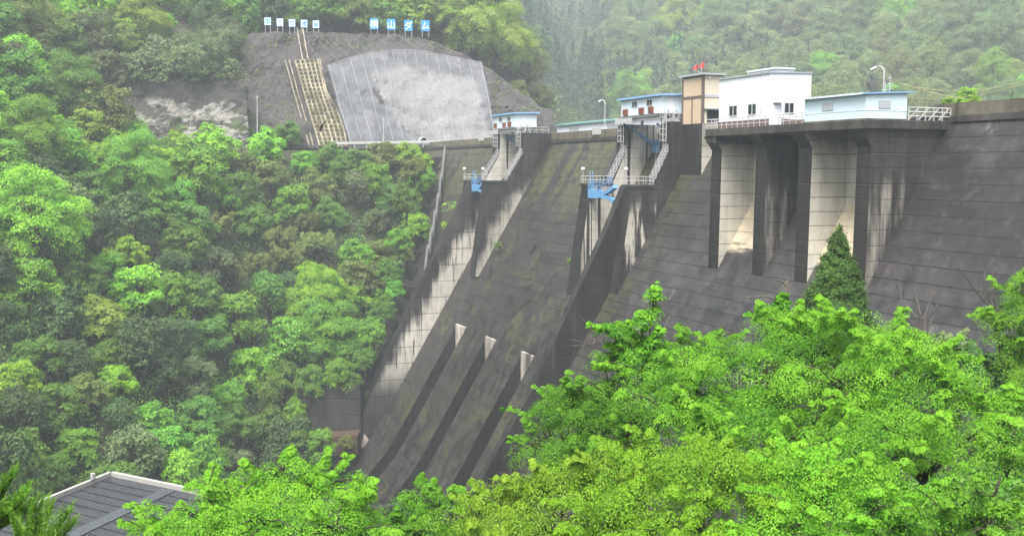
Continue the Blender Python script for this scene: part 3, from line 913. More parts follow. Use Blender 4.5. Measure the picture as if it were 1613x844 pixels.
def build_terrain():
    az = list(np.arange(-70, -30, 4.0)) + list(np.arange(-30, 31, 0.8)) + list(np.arange(32, 290, 6.0))
    rr = [0.01, 4, 8, 12, 16, 20, 25, 30, 36, 43, 50, 58, 66, 74, 82, 90, 97, 104, 110, 116, 122, 128, 135, 142, 150, 157, 165, 172, 180, 187, 194, 201, 208, 214, 220,
          226, 232, 238, 244, 249, 254, 259, 264, 270, 276, 282, 288, 295, 305, 315, 330, 345, 360, 380, 400, 425, 450, 480, 510, 540, 570, 600, 640, 680, 720, 770, 830, 900, 1000]
    v, f = [], []
    for a in az:
        t = PHI + math.radians(a)
        for r in rr:
            x, y = -r * math.cos(t), r * math.sin(t)
            v.append((x, y, terr(x, y)))
    n, mcount = len(rr), len(az)
    for i in range(mcount):
        j = (i + 1) % mcount
        for k in range(n - 1):
            f.append((i * n + k, i * n + k + 1, j * n + k + 1, j * n + k))
    mb = MB(); mb.v, mb.f, mb.m = v, f, [0] * len(f)
    k = NT('forest_floor_soil')
    n1 = k.noise(k.pos, .25, 5, .65); n2 = k.noise(k.pos, 1.6, 4)
    c = k.mix(k.step(n1, .4, .62), (.035, .028, .02), (.025, .05, .014))
    c = k.mix(k.m('MULTIPLY', k.step(n2, .5, .7), .6), c, (.05, .055, .03))
    k.bump(n2, .8, .4)
    o = mb.build('ground', k.done(c, .9, .2), smooth=True)
    tag(o, 'steep wooded valley sides and valley floor below the dam', kind='structure')


build_terrain()
k = NT('river_water')
wn = k.noise(k.pos, 1.2, 3)
k.bump(wn, .15, .05)
mw = k.done((.012, .02, .014), .06, .5)
mb = MB(); mb.box(-300, 40, -140, 46, -70, -58.6)
tag(mb.build('river_water', mw), 'still dark green water below the spillway', kind='structure')


# ------------------------------------------------------------------ the cut rock slope beyond the far end of the dam
def cliff_top(y):
    return float(np.interp(y, [26, 36, 42, 60, 78, 92, 101, 110, 118], [21, 28, 34.2, 35.4, 36.2, 34.8, 30, 23.5, 16]))


def cliff_x(y, z, rough=1.0):
    n = mnoise.fractal((y * .09, z * .09, 2.3), 1.0, 2.1, 6) * 2.6 * rough
    big = mnoise.noise((y * .03, z * .03, 8.8)) * 2.2
    return -251.5 - max(0, z - 4.5) * 0.64 + n + big


def build_cliff():
    ny, nz = 190, 84
    mb = MB()
    for i in range(ny + 1):
        y = 24 + 96 * i / ny
        top = cliff_top(y) + mnoise.noise((y * .3, 0, 0)) * .8
        for j in range(nz + 1):
            z = 2.5 + (top - 2.5) * j / nz
            mb.v.append((cliff_x(y, z), y, z))
        mb.v.append((cliff_x(y, top) - 9, y, top + 1.5))
    n = nz + 2
    for i in range(ny):
        for j in range(n - 1):
            mb.f.append((i * n + j, (i + 1) * n + j, (i + 1) * n + j + 1, i * n + j + 1)); mb.m.append(0)
    k = NT('cut_rock_face')
    a = k.noise(k.pos, .22, 6, .7); s = k.noise(k.vec(k.X, k.Y, k.m('MULTIPLY', k.Z, .3)), .7, 5, .65); fine = k.noise(k.pos, 1.6, 5, .7)
    c = k.mix(a, (.026, .024, .026), (.085, .075, .07))
    c = k.mix(k.m('MULTIPLY', k.step(s, .55, .7), .5), c, (.13, .115, .10))
    c = k.mix(k.m('MULTIPLY', k.step(k.noise(k.pos, .3, 5, .7), .56, .66), .7), c, (.05, .06, .022))
    lump = k.m('ADD', k.m('SUBTRACT', k.Y, 71.5), k.m('MULTIPLY', k.m('SUBTRACT', k.noise(k.pos, .16, 5, .65), .5), 12.0))
    lump = k.m('SUBTRACT', lump, k.m('MULTIPLY', k.m('SUBTRACT', 18.0, k.Z), k.step(k.Z, 10, 18, .7, .15)))
    edge = k.m('MULTIPLY', k.step(lump, -.4, .5), k.step(k.m('ADD', k.Z, k.m('MULTIPLY', k.m('ABSOLUTE', k.m('SUBTRACT', k.Y, 84.0)), .25)), 27.0, 29.5, 1.0, 0.0))
    edge = k.m('MULTIPLY', edge, k.step(k.Y, 99, 101.5, 1, 0))
    c = k.mix(k.m('MULTIPLY', edge, k.step(fine, .25, .6, .55, 1.0)), c, (.30, .285, .26))
    k.bump(k.m('ADD', fine, a), .9, .5)
    o = mb.build('cut_rock_cliff', k.done(c, .75, .3), smooth=False)
    tag(o, 'tall dark grey cut rock slope above the road beyond the far dam end', kind='structure')


build_cliff()

# shotcrete wall further along the road, under overhanging trees
def wall2_x(y, z): return -243.5 - (z - 4) * .28 - (36 - y) * .12 + mnoise.fractal((y * .16, z * .16, 5.3), 1.0, 2.1, 5) * 1.3


mb = MB()
ny, nz = 80, 34
for i in range(ny + 1):
    y = -4 + 40 * i / ny
    top = 20.5 + mnoise.noise((y * .2, 3, 0)) * 1.5
    for j in range(nz + 1):
        z = 1.5 + (top - 1.5) * j / nz
        mb.v.append((wall2_x(y, z), y, z))
    mb.v.append((wall2_x(y, top) - 6, y, top + 1))
n = nz + 2
for i in range(ny):
    for j in range(n - 1):
        mb.f.append((i * n + j, (i + 1) * n + j, (i + 1) * n + j + 1, i * n + j + 1)); mb.m.append(0)
k = NT('weathered_shotcrete')
fine = k.noise(k.pos, 1.5, 5, .7)
c = k.mix(k.noise(k.pos, .3, 5, .7), (.03, .028, .028), (.075, .07, .06))
pale = k.m('MULTIPLY', k.step(k.noise(k.vec(k.X, k.m('MULTIPLY', k.Y, .55), k.m('MULTIPLY', k.Z, 1.1)), .33, 5, .7), .46, .55), k.step(k.Z, 16.5, 14.5))
c = k.mix(pale, c, k.mix(fine, (.12, .115, .10), (.36, .345, .31)))
gr = k.m('MULTIPLY', k.step(k.noise(k.pos, .28, 5, .6), .52, .6), k.step(k.Z, 15, 11))
c = k.mix(gr, c, (.05, .075, .02))
k.bump(fine, .9, .4)
tag(mb.build('shotcrete_wall', k.done(c, .8, .3)), 'dark weathered wall with pale patches under overhanging trees beside the road', 'rock wall')

# road bench and its white edge beams
mb = MB()
rp = [(-245.5, 96), (-246, 60), (-247.5, 45), (-246.5, 32), (-243, 16), (-240, 0)]
for (xa, ya), (xb, yb_) in zip(rp, rp[1:]):
    mb.face([(xa, ya, 4.95), (xb, yb_, 4.75), (xb - 5.5, yb_, 4.75), (xa - 5.5, ya, 4.95)])
k = NT('wet_asphalt'); tag(mb.build('road', k.done(k.mix(k.noise(k.pos, 1.0, 3), (.045, .045, .048), (.06, .06, .06)), .45)), 'narrow wet asphalt road at the foot of the cut slope', kind='structure')


def edge_beam(label, pts, h, w=.4):
    root = thing('guard_rail', label, 'guard rail', tuple(pts[0]), 'white guard rails along the far road')
    mb = MB()
    for a, c_ in zip(pts, pts[1:]): mb.beam(Vector(a) + Vector((0, 0, h * .72)), Vector(c_) + Vector((0, 0, h * .72)), .12, h * .56)
    mb.build('rail_beam', M['rail'], root)
    for a, c_ in zip(pts, pts[1:]):
        L = (Vector(c_) - Vector(a)).length
        for j in range(int(L / 3) + 1):
            p = Vector(a).lerp(Vector(c_), j * 3 / L)
            MB().box(p.x - .3, p.x - .1, p.y - .1, p.y + .1, p.z - .6, p.z + h * .7).build('post', M['galv'], root)


edge_beam('long white guard rail below the net covered slope', [on_x(520, 231, -247), on_x(610, 229.5, -245.5), on_x(692, 228, -243.5)], 1.1)
edge_beam('short white guard rail seen beside the weathered wall', [on_x(342, 239, -243), on_x(386, 239.5, -244.5)], 1.0)

# pale wire net hung over the loose rock
Y0N, Y1N = 61.5, 101.5


def net_p(s, t):
    zt_ = float(np.interp(s, [0, .1, .3, .45, .62, .8, 1], [26.2, 28, 30.8, 31.6, 31.8, 30.6, 29.0]))
    z = 6.0 + (zt_ - 6.0) * t
    y = (Y0N + (Y1N - Y0N) * s) - 2.6 * t * (1 - s) + 1.2 * t * s
    x = cliff_x(y, z, .35) + 1.3 + .25 * math.sin(s * 40) * .4
    return Vector((x, y, z))


net = thing('rockfall_net', 'pale grey wire net draped over the rock slope beyond the far gate house', 'rockfall net', tuple(net_p(.5, 0)))
ns, nt_ = 90, 40
mb = MB()
mb.v = [tuple(net_p(i / ns, j / nt_)) for i in range(ns + 1) for j in range(nt_ + 1)]
for i in range(ns):
    for j in range(nt_):
        q = i * (nt_ + 1) + j
        mb.f.append((q, q + nt_ + 1, q + nt_ + 2, q + 1)); mb.m.append(0)
k = NT('pale_wire_mesh')
col = k.mix(k.noise(k.pos, .5, 4), (.19, .20, .215), (.25, .26, .28))
k.done(col, .6, .3)
tr = k.n.new('ShaderNodeBsdfTransparent'); mx = k.n.new('ShaderNodeMixShader')
k.put(mx.inputs[0], k.step(k.noise(k.pos, .35, 4), .3, .7, .32, .5))
k.l.new(tr.outputs[0], mx.inputs[1]); k.l.new(k.bsdf.outputs[0], mx.inputs[2]); k.l.new(mx.outputs[0], k.out.inputs['Surface'])
mb.build('mesh_sheet', k.mat, net, smooth=True, recalc=False)
for i in range(15):
    s = .01 + .98 * i / 14
    MB().tube([net_p(s, t) + Vector((.12, 0, 0)) for t in np.linspace(0, 1, 14)], .065 if i not in (0, 14) else .075, 5).build('vertical_rope', M['rope'], net, recalc=False)
MB().tube([net_p(s, 1) + Vector((.1, 0, 0)) for s in np.linspace(0, 1, 30)], .075, 5).build('top_rope', M['rope'], net, recalc=False)
for i in range(13):
    s = .0 + .92 * i / 12
    A = net_p(s, 1)
    B = Vector((0, A.y - 5.5 + i * .15, cliff_top(A.y - 4) - .5 - (0 if i < 10 else (i - 9) * .8)))
    pts = []
    for u in np.linspace(0, 1, 8):
        q = A.lerp(B, u); pts.append((cliff_x(q.y, q.z) + .35, q.y, q.z))
    MB().tube(pts, .04, 5).build('anchor_rope', M['rope'], net, recalc=False)

# concrete crib
crib = thing('concrete_crib', 'buff concrete lattice with grassy cells on the cut slope left of the net', 'crib wall', (-256, 56, 7))
BLp, BRp, TLp, TRp = (53.6, 5.5), (60.6, 5.5), (50.9, 27.3), (57.9, 28.0)


def crib_p(u, w):
    y = (BLp[0] * (1 - u) + BRp[0] * u) * (1 - w) + (TLp[0] * (1 - u) + TRp[0] * u) * w
    z = (BLp[1] * (1 - u) + BRp[1] * u) * (1 - w) + (TLp[1] * (1 - u) + TRp[1] * u) * w
    if u > .8 and w > .42: y -= (u - .8) * 4.0 * min(1, (w - .42) * 5)
    y += .4 * math.sin(w * 7) * u
    return Vector((cliff_x(y, z, .35) + 1.0, y, z))


mcrib = concrete('buff_crib_concrete', dark=(.25, .23, .175), lift=30, joint=50, line=.0)
for j in range(22):
    mb = MB()
    pts = [crib_p(u, j / 21) for u in np.linspace(0, 1, 8)]
    for a, c_ in zip(pts, pts[1:]): mb.beam(a, c_, .5, .34)
    mb.build('crib_beam', mcrib, crib)
for i in range(7):
    mb = MB()
    pts = [crib_p(i / 6, w) + Vector((.06, 0, 0)) for w in np.linspace(0, 1, 22)]
    for a, c_ in zip(pts, pts[1:]): mb.beam(a, c_, .34, .5)
    mb.build('crib_post', mcrib, crib)
mb = MB()
for i in range(12):
    for j in range(24):
        q = [crib_p(uu / 12, ww / 24) - Vector((.22, 0, 0)) for uu, ww in ((i, j), (i + 1, j), (i + 1, j + 1), (i, j + 1))]
        mb.face(q)
k = NT('crib_grass'); mb.build('cell_fill', k.done(k.mix(k.noise(k.pos, .9, 4), (.09, .075, .045), (.10, .13, .035)), .9, .2), crib)
# drain channel and narrow stair beside the crib
mb = MB()
for off in (-1.5, -2.5):
    pts = [crib_p(0, w) + Vector((.0, off, 0)) for w in np.linspace(0, 1, 12)]
    for a, c_ in zip(pts, pts[1:]): mb.beam(a, c_, .25, .3)
o = mb.build('side_drain', mcrib, crib)
root = thing('slope_ladder', 'narrow buff stair with two rails climbing above the concrete lattice', 'stair', tuple(crib_p(.25, 1)))
for off in (0, 1.4):
    mb = MB()
    pts = []
    for z in np.linspace(27.5, cliff_top(53) + 1.2, 9):
        y = 53.0 + off - (z - 27.5) * .02
        pts.append((cliff_x(y, z, .4) + .9, y, z))
    mb.tube(pts, .17, 5)
    mb.build('side_rail', mcrib, root, recalc=False)
mb = MB()
for z in np.linspace(27.8, cliff_top(53) + .6, 22):
    x = cliff_x(53.5, z, .4) + .9
    mb.box(x - .25, x + .1, 53.0, 54.4, z, z + .12)
mb.build('treads', mcrib, root)

# poles in front of the slope
for (px, py0, py1, X, nm, r) in ((405, 216, 151, -247, 'slim grey utility pole between the weathered wall and the cut slope', .11), (604, 224, 186, -246.5, 'thin bare pole in front of the pale net', .09)):
    a, c_ = on_x(px, py0, X), on_x(px, py1, X)
    root = thing('utility_pole', nm, 'pole', tuple(a))
    MB().tube([a - Vector((0, 0, 1.5)), c_], [r * 1.2, r * .8], 8).build('shaft', M['galv'], root, recalc=False)
    MB().tube([c_ + Vector((0, -.4, -.25)), c_ + Vector((0, .4, -.25))], .05, 5).build('bracket', M['galv'], root, recalc=False)
# culvert mouth under the net
c_ = on_x(668, 220, -249.2)
mb = MB()
for i in range(12):
    a0, a1 = math.pi * i / 12, math.pi * (i + 1) / 12
    for (r0, r1, x0_, x1_) in ((.95, .95, 0, -2.0), (.95, 1.2, 0, 0), (1.2, 1.2, 0, -1.5)):
        mb.face([(c_.x + x0_, c_.y + r0 * math.cos(a0), c_.z - .6 + r0 * math.sin(a0) * 1.1), (c_.x + x1_, c_.y + r1 * math.cos(a0), c_.z - .6 + r1 * math.sin(a0) * 1.1),
                 (c_.x + x1_, c_.y + r1 * math.cos(a1), c_.z - .6 + r1 * math.sin(a1) * 1.1), (c_.x + x0_, c_.y + r0 * math.cos(a1), c_.z - .6 + r0 * math.sin(a1) * 1.1)])
cul = mb.build('culvert', M['galv'], recalc=False); tag(cul, 'small dark round culvert mouth at the foot of the pale net', 'culvert')
mb = MB(); mb.face([(c_.x - .3, c_.y + .95 * math.cos(a), c_.z - .6 + 1.05 * math.sin(a)) for a in np.linspace(0, math.pi, 12)]); mb.build('dark_mouth', M['dark'], cul, recalc=False)

# ------------------------------------------------------------------ signs on the slope crest
def glyph(ch, size, mat, name, parent, loc, face_dir):
    cu = bpy.data.curves.new('glyph', 'FONT'); cu.body = ch; cu.size = size; cu.align_x = 'CENTER'; cu.align_y = 'CENTER'; cu.extrude = .015; cu.offset = size * .006
    tmp = bpy.data.objects.new('glyph', cu); COL.objects.link(tmp)
    bpy.context.view_layer.update()
    me = bpy.data.meshes.new_from_object(tmp.evaluated_get(bpy.context.evaluated_depsgraph_get()))
    bpy.data.objects.remove(tmp)
    vs = [v.co for v in me.vertices]
    if vs:
        cx_ = (min(v.x for v in vs) + max(v.x for v in vs)) / 2; cy_ = (min(v.y for v in vs) + max(v.y for v in vs)) / 2
        for v in me.vertices: v.co.x -= cx_; v.co.y -= cy_
    me.materials.clear(); me.materials.append(mat)
    o = bpy.data.objects.new(name, me); COL.objects.link(o); o.parent = parent
    # text x -> to the right seen from the camera side, text y -> up
    right = Vector((0, 0, 1)).cross(face_dir).normalized()
    me.transform(Matrix.Translation(loc) @ Matrix((right, Vector((0, 0, 1)), face_dir)).transposed().to_4x4())
    return o


FD = Vector((1, -.35, 0)).normalized()
RT = Vector((0, 0, 1)).cross(FD)


def sign(ch, px, py, w, h, dark_board, label, group, leg_to):
    c = on_x(px, py, -273.5)
    foot = on_x(px, leg_to, -273.5).z - 1.0
    root = thing('character_sign', label, 'sign', (c.x, c.y, foot), group)
    mb = MB()
    p = lambda a, z, o: tuple(c + RT * a + Vector((0, 0, z)) + FD * o)
    mb.hexa([p(-w / 2, -h / 2, 0), p(w / 2, -h / 2, 0), p(w / 2, -h / 2, -.08), p(-w / 2, -h / 2, -.08), p(-w / 2, h / 2, 0), p(w / 2, h / 2, 0), p(w / 2, h / 2, -.08), p(-w / 2, h / 2, -.08)])
    mb.build('board', M['signblue'] if dark_board else M['signwhite'], root)
    for s in (-1, 1):
        a = c + RT * (s * w * .38) - FD * .14
        MB().tube([(a.x, a.y, foot), (a.x, a.y, c.z + h * .4)], .075, 5).build('leg', M['rail'], root, recalc=False)
    if not dark_board:                      # thin blue border
        mb = MB()
        for a0, a1, z0, z1 in ((-w / 2, w / 2, h / 2 - .06, h / 2), (-w / 2, w / 2, -h / 2, -h / 2 + .06), (-w / 2, -w / 2 + .06, -h / 2 + .06, h / 2 - .06), (w / 2 - .06, w / 2, -h / 2 + .06, h / 2 - .06)):
            mb.hexa([p(a0, z0, .002), p(a1, z0, .002), p(a1, z0, .03), p(a0, z0, .03), p(a0, z1, .002), p(a1, z1, .002), p(a1, z1, .03), p(a0, z1, .03)])
        mb.build('border', M['signblue'], root)
    q = c + FD * .03 - root.location
    glyph(ch, h * (.80 if dark_board else .74), M['signwhite'] if dark_board else M['signblue'], 'character', root, q, FD)


for ch, px, py, nm in zip('国土交通省', (421.6, 440.9, 459.9, 478.9, 497.6), (34, 35.5, 36.5, 37.5, 38.5), ('leftmost', 'second from left', 'middle', 'second from right', 'rightmost')):
    sign(ch, px, py, 1.75, 2.0, False, f'small white sign reading {ch}, {nm} of five on the slope crest', 'small white one character signs', py + 14)
for ch, px, py, nm in zip('横山ダム', (589.3, 616.3, 643.3, 670), (38, 39, 40.5, 41), ('leftmost', 'second from left', 'third from left', 'rightmost')):
    sign(ch, px, py, 2.3, 2.9, True, f'large blue sign reading {ch}, {nm} of four on the slope crest', 'large blue one character signs', py + 12)

# ------------------------------------------------------------------ left bank foot: old wall and terrace
mb = MB()
pa, pb = at_depth(470, 660, 186), at_depth(568, 660, 186)
zb = at_depth(520, 682, 186).z; zt = at_depth(520, 618, 186).z
d = (pb - pa); d.z = 0; d.normalize(); nn = Vector((0, 0, 1)).cross(d); nn = -nn if nn.dot(pa) > 0 else nn
q = lambda p, z, o: (p.x + nn.x * o, p.y + nn.y * o, z)
mb.hexa([q(pa, zb - 6, 0), q(pb, zb - 6, 0), q(pb, zb - 6, -6), q(pa, zb - 6, -6), q(pa, zt + .8, 0), q(pb, zt + 1.5, 0), q(pb, zt + 1.5, -6), q(pa, zt, -6)])
tag(mb.build('old_retaining_wall', concrete('old_wall_concrete', dark=(.026, .025, .024), lift=3, joint=6, line=.4)), 'dark stained wall standing on the brown terrace at the dam foot', 'wall')
mb = MB()
mb.hexa([q(pa, zb - 3, 4.5), q(pb, zb - 3, 4.5), q(pb, zb - 3, -1), q(pa, zb - 3, -1), q(pa, zb, 4.2), q(pb, zb + .6, 4.2), q(pb, zb + .6, -1), q(pa, zb, -1)])
k = NT('leaf_litter'); k.bump(k.noise(k.pos, 2, 4), .8, .3)
tag(mb.build('terrace_ground', k.done(k.mix(k.noise(k.pos, 1.2, 5, .7), (.045, .034, .024), (.085, .058, .038)), .95, .1)), 'brown leaf strewn terrace at the dam foot', kind='structure')
c_ = at_depth(571, 692, 188)
mb = MB(); mb.tube([c_ + Vector((0, 0, -3.2)), c_ + Vector((.2, .2, -1.0)), c_ + Vector((0, .3, 1.2)), c_ + Vector((0, .5, 2.6))], [1.0, 1.3, 1.1, .4], 7)
tag(mb.build('pale_boulder', M['pale']), 'pale block lodged at the foot of the left training wall', 'boulder')

# ------------------------------------------------------------------ dark flat roof at the lower left
ZR = -18.0
C0 = on_z(175, 745.5, ZR); A0 = on_z(37, 802, ZR); B0 = on_z(285, 768.5, ZR)
e1 = (A0 - C0).normalized(); e2 = (B0 - C0).normalized()
A1 = C0 + e1 * 14; B1 = C0 + e2 * 11; D1 = A1 + e2 * 11
rb = thing('flat_roof_building', 'building with wet dark seamed flat roof and pale edge among the lower trees', 'building', (C0.x, C0.y, -34))
mb = MB()
ins = lambda s, t: C0 + e1 * s + e2 * t
zc = lambda p, z: (p.x, p.y, p.z + z)
lo, hi = .35, 13.65
mb.hexa([zc(ins(lo, lo), -16), zc(ins(hi, lo), -16), zc(ins(hi, 10.65), -16), zc(ins(lo, 10.65), -16), zc(ins(lo, lo), -.5), zc(ins(hi, lo), -.5), zc(ins(hi, 10.65), -.5), zc(ins(lo, 10.65), -.5)])
mb.build('wall', concrete('building_wall', dark=(.28, .27, .25), lift=3, line=.1), rb)
mb = MB()
mb.hexa([zc(ins(.1, .1), -.5), zc(ins(13.9, .1), -.5), zc(ins(13.9, 10.9), -.5), zc(ins(.1, 10.9), -.5), zc(ins(.1, .1), -.12), zc(ins(13.9, .1), -.12), zc(ins(13.9, 10.9), -.12), zc(ins(.1, 10.9), -.12)])
k = NT('wet_roof_membrane')
tc = k.n.new('ShaderNodeVectorMath'); tc.operation = 'DOT_PRODUCT'; k.put(tc.inputs[0], k.pos); tc.inputs[1].default_value = (e1.x, e1.y, 0)
tc2 = k.n.new('ShaderNodeVectorMath'); tc2.operation = 'DOT_PRODUCT'; k.put(tc2.inputs[0], k.pos); tc2.inputs[1].default_value = (e2.x, e2.y, 0)
pud = k.noise(k.vec(k.m('MULTIPLY', tc.outputs['Value'], 1.5), k.m('MULTIPLY', tc2.outputs['Value'], .22), 0.0), 1.0, 3)
wet = k.step(pud, .38, .66)
col = k.mix(wet, (.032, .034, .036), (.024, .026, .03))
k.done(col, k.step(wet, 0, 1, .42, .16), .5)
mb.build('roof_sheet', k.mat, rb)
mb = MB()
for s in np.arange(1.0, 13.6, .9):
    for t0, t1 in ((.3, 4.6), (5.6, 10.6)):
        p0, p1 = ins(s, t0), ins(s, t1)
        mb.beam(zc(p0, -.10), zc(p1, -.10), .05, .04)
mb.build('roof_seam', k.mat, rb)
mb = MB()
mb.beam(zc(ins(.4, 5.1), -.10), zc(ins(13.5, 5.1), -.10), .9, .06)
mb.build('roof_walkway', NT('walkway_strip').done((.05, .055, .065), .15, .5), rb)
medge = paint('pale_roof_edge', (.34, .33, .31), .5, dirt=.3)
for pts in ((ins(-.06, 0), ins(14, 0)), (ins(0, -.06), ins(0, 11)), (ins(14, 0), ins(14, 11)), (ins(0, 11), ins(14, 11))):
    mb = MB(); mb.beam(zc(pts[0], -.05), zc(pts[1], -.05), .22, .36); mb.build('roof_edge', medge, rb)
c_ = ins(1.6, .1); mb = MB(); mb.tube([zc(c_, .15), zc(c_, .5)], .14, 8); mb.build('roof_vent', medge, rb)

# ------------------------------------------------------------------ a bird in flight
bp = at_depth(505, 206, 118)
k = NT('brown_feathers'); mbrown = k.done(k.mix(k.noise(k.pos, 6, 3), (.035, .02, .014), (.09, .055, .035)), .7)
mwf = NT('pale_feathers').done((.55, .5, .44), .7)
mb = MB()
prof = [(-.34, .01), (-.27, .05), (-.22, .055), (-.15, .07), (0, .10), (.16, .085), (.28, .05), (.40, .07), (.52, .09)]
ax, up_, sd = Vector((.25, -.95, -.18)).normalized(), Vector((0, 0, 1)), None
sd = ax.cross(up_).normalized(); up_ = sd.cross(ax)
P = lambda l, s, u: bp + (ax * -l + sd * s + up_ * u) * 1.15
nr = 8
for i, (l, r) in enumerate(prof):
    for a in range(nr):
        t = 2 * math.pi * a / nr
        fl = .25 if l > .35 else 1
        mb.v.append(tuple(P(l, r * math.cos(t), r * math.sin(t) * fl)))
for i in range(len(prof) - 1):
    for a in range(nr):
        mb.f.append((i * nr + a, i * nr + (a + 1) % nr, (i + 1) * nr + (a + 1) % nr, (i + 1) * nr + a)); mb.m.append(1 if i in (0, 1, 4) else 0)
mb.f.append(tuple(range(nr))); mb.m.append(0); mb.f.append(tuple(range((len(prof) - 1) * nr, len(prof) * nr))); mb.m.append(0)
for s in (-1, 1):
    secs = [(.05, .02, -.16, .14, .03), (.28, .20, -.17, .15, .025), (.50, .42, -.10, .18, .02), (.68, .60, 0.0, .20, .012), (.82, .76, .12, .22, .006)]
    base = len(mb.v)
    for (o_, u_, l0, l1, th) in secs:
        o_ *= .75
        mb.v += [tuple(P(l0, s * o_, u_ + th)), tuple(P(l1, s * o_, u_ + th * .3)), tuple(P(l1, s * o_, u_ - th * .3)), tuple(P(l0, s * o_, u_ - th))]
    for i in range(len(secs) - 1):
        for a in range(4):
            mb.f.append((base + i * 4 + a, base + i * 4 + (a + 1) % 4, base + (i + 1) * 4 + (a + 1) % 4, base + (i + 1) * 4 + a)); mb.m.append(0)
    mb.f.append(tuple(base + (len(secs) - 1) * 4 + a for a in range(4))); mb.m.append(0)
tag(mb.build('bird', [mbrown, mwf]), 'brown bird of prey flying with raised wings in front of the concrete lattice', 'bird')

# ------------------------------------------------------------------ foliage
def foliage(name, c1, c2, trans=.35, rough=.5, hue=.03, spec=.2):
    k = NT(name)
    at = k.n.new('ShaderNodeAttribute'); at.attribute_name = 'leaf_tone'
    oi = k.n.new('ShaderNodeObjectInfo')
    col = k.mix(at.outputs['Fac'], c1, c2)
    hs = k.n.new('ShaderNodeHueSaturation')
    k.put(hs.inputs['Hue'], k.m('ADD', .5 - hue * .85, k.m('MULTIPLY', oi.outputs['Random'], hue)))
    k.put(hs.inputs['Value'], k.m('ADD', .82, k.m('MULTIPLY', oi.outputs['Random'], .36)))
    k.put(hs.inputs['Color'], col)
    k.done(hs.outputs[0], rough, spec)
    tl = k.n.new('ShaderNodeBsdfTranslucent'); k.put(tl.inputs[0], hs.outputs[0])
    mx = k.n.new('ShaderNodeMixShader'); mx.inputs[0].default_value = trans
    k.l.new(k.bsdf.outputs[0], mx.inputs[1]); k.l.new(tl.outputs[0], mx.inputs[2]); k.l.new(mx.outputs[0], k.out.inputs['Surface'])
    return k.mat


LEAF = {
    'L': foliage('lime_leaves', (0.158, 0.386, 0.027), (0.314, 0.597, 0.049)),
    'F': foliage('fresh_leaves', (0.098, 0.290, 0.029), (0.217, 0.481, 0.052)),
    'M': foliage('mid_green_leaves', (0.071, 0.177, 0.028), (0.154, 0.312, 0.052)),
    'D': foliage('dark_leaves', (0.036, 0.084, 0.027), (0.091, 0.158, 0.050), trans=.2, rough=.6),
    'O': foliage('olive_leaves', (0.108, 0.161, 0.036), (0.215, 0.286, 0.073)),
    'G': foliage('grey_green_leaves', (0.077, 0.125, 0.048), (0.179, 0.237, 0.096), trans=.2),
    'Y': foliage('yellow_green_leaves', (0.172, 0.302, 0.036), (0.316, 0.446, 0.079)),
    'B': foliage('bamboo_leaves', (0.129, 0.189, 0.047), (0.257, 0.309, 0.094)),
    'N': foliage('maple_leaves', (.070, .22, .012), (.21, .47, .03), trans=.4, hue=.02),
    'NY': foliage('yellow_maple_leaves', (.075, .235, .012), (.22, .50, .028), trans=.4, hue=.02),
    'NB': foliage('cool_green_leaves', (.050, .18, .010), (.155, .42, .028), trans=.4, hue=.02),
    'NR': foliage('reddish_young_leaves', (.085, .23, .013), (.25, .44, .032), trans=.4, hue=.02),
    'ND': foliage('shrub_leaves', (0.033, 0.091, 0.018), (0.078, 0.182, 0.035), trans=.25),
    'P': foliage('mist_paled_leaves', (.13, .19, .06), (.24, .31, .11)),  # far-hill mist painted in: leaf colour lightened to look veiled
    'Q': foliage('mist_paled_green_leaves', (.09, .17, .05), (.17, .27, .09)),  # greener leaf for the far hill, with the same painted mist paleness
    'C': foliage('conifer_needles', (0.036, 0.114, 0.023), (0.078, 0.198, 0.034), trans=.15),
    'CN': foliage('young_cedar_needles', (0.070, 0.190, 0.018), (0.170, 0.360, 0.035), trans=.25),
    'X': foliage('distant_conifer_needles', (0.024, 0.051, 0.030), (0.045, 0.090, 0.045), trans=.1),
    'U': foliage('undergrowth_leaves', (0.043, 0.101, 0.019), (0.121, 0.240, 0.038), trans=.25),
}
kb = NT('bark'); bn = kb.noise(kb.vec(kb.m('MULTIPLY', kb.X, 4), kb.m('MULTIPLY', kb.Y, 4), kb.Z), 1.5, 4)
BARK = kb.done(kb.mix(bn, (.028, .022, .018), (.075, .06, .05)), .85, .2)
kb = NT('grey_dead_bark'); bn = kb.noise(kb.vec(kb.m('MULTIPLY', kb.X, 4), kb.m('MULTIPLY', kb.Y, 4), kb.Z), 3, 4)
DEAD = kb.done(kb.mix(bn, (.05, .042, .035), (.14, .12, .10)), .85, .2)


def unit(a): return a / np.maximum(np.linalg.norm(a, axis=1, keepdims=True), 1e-9)


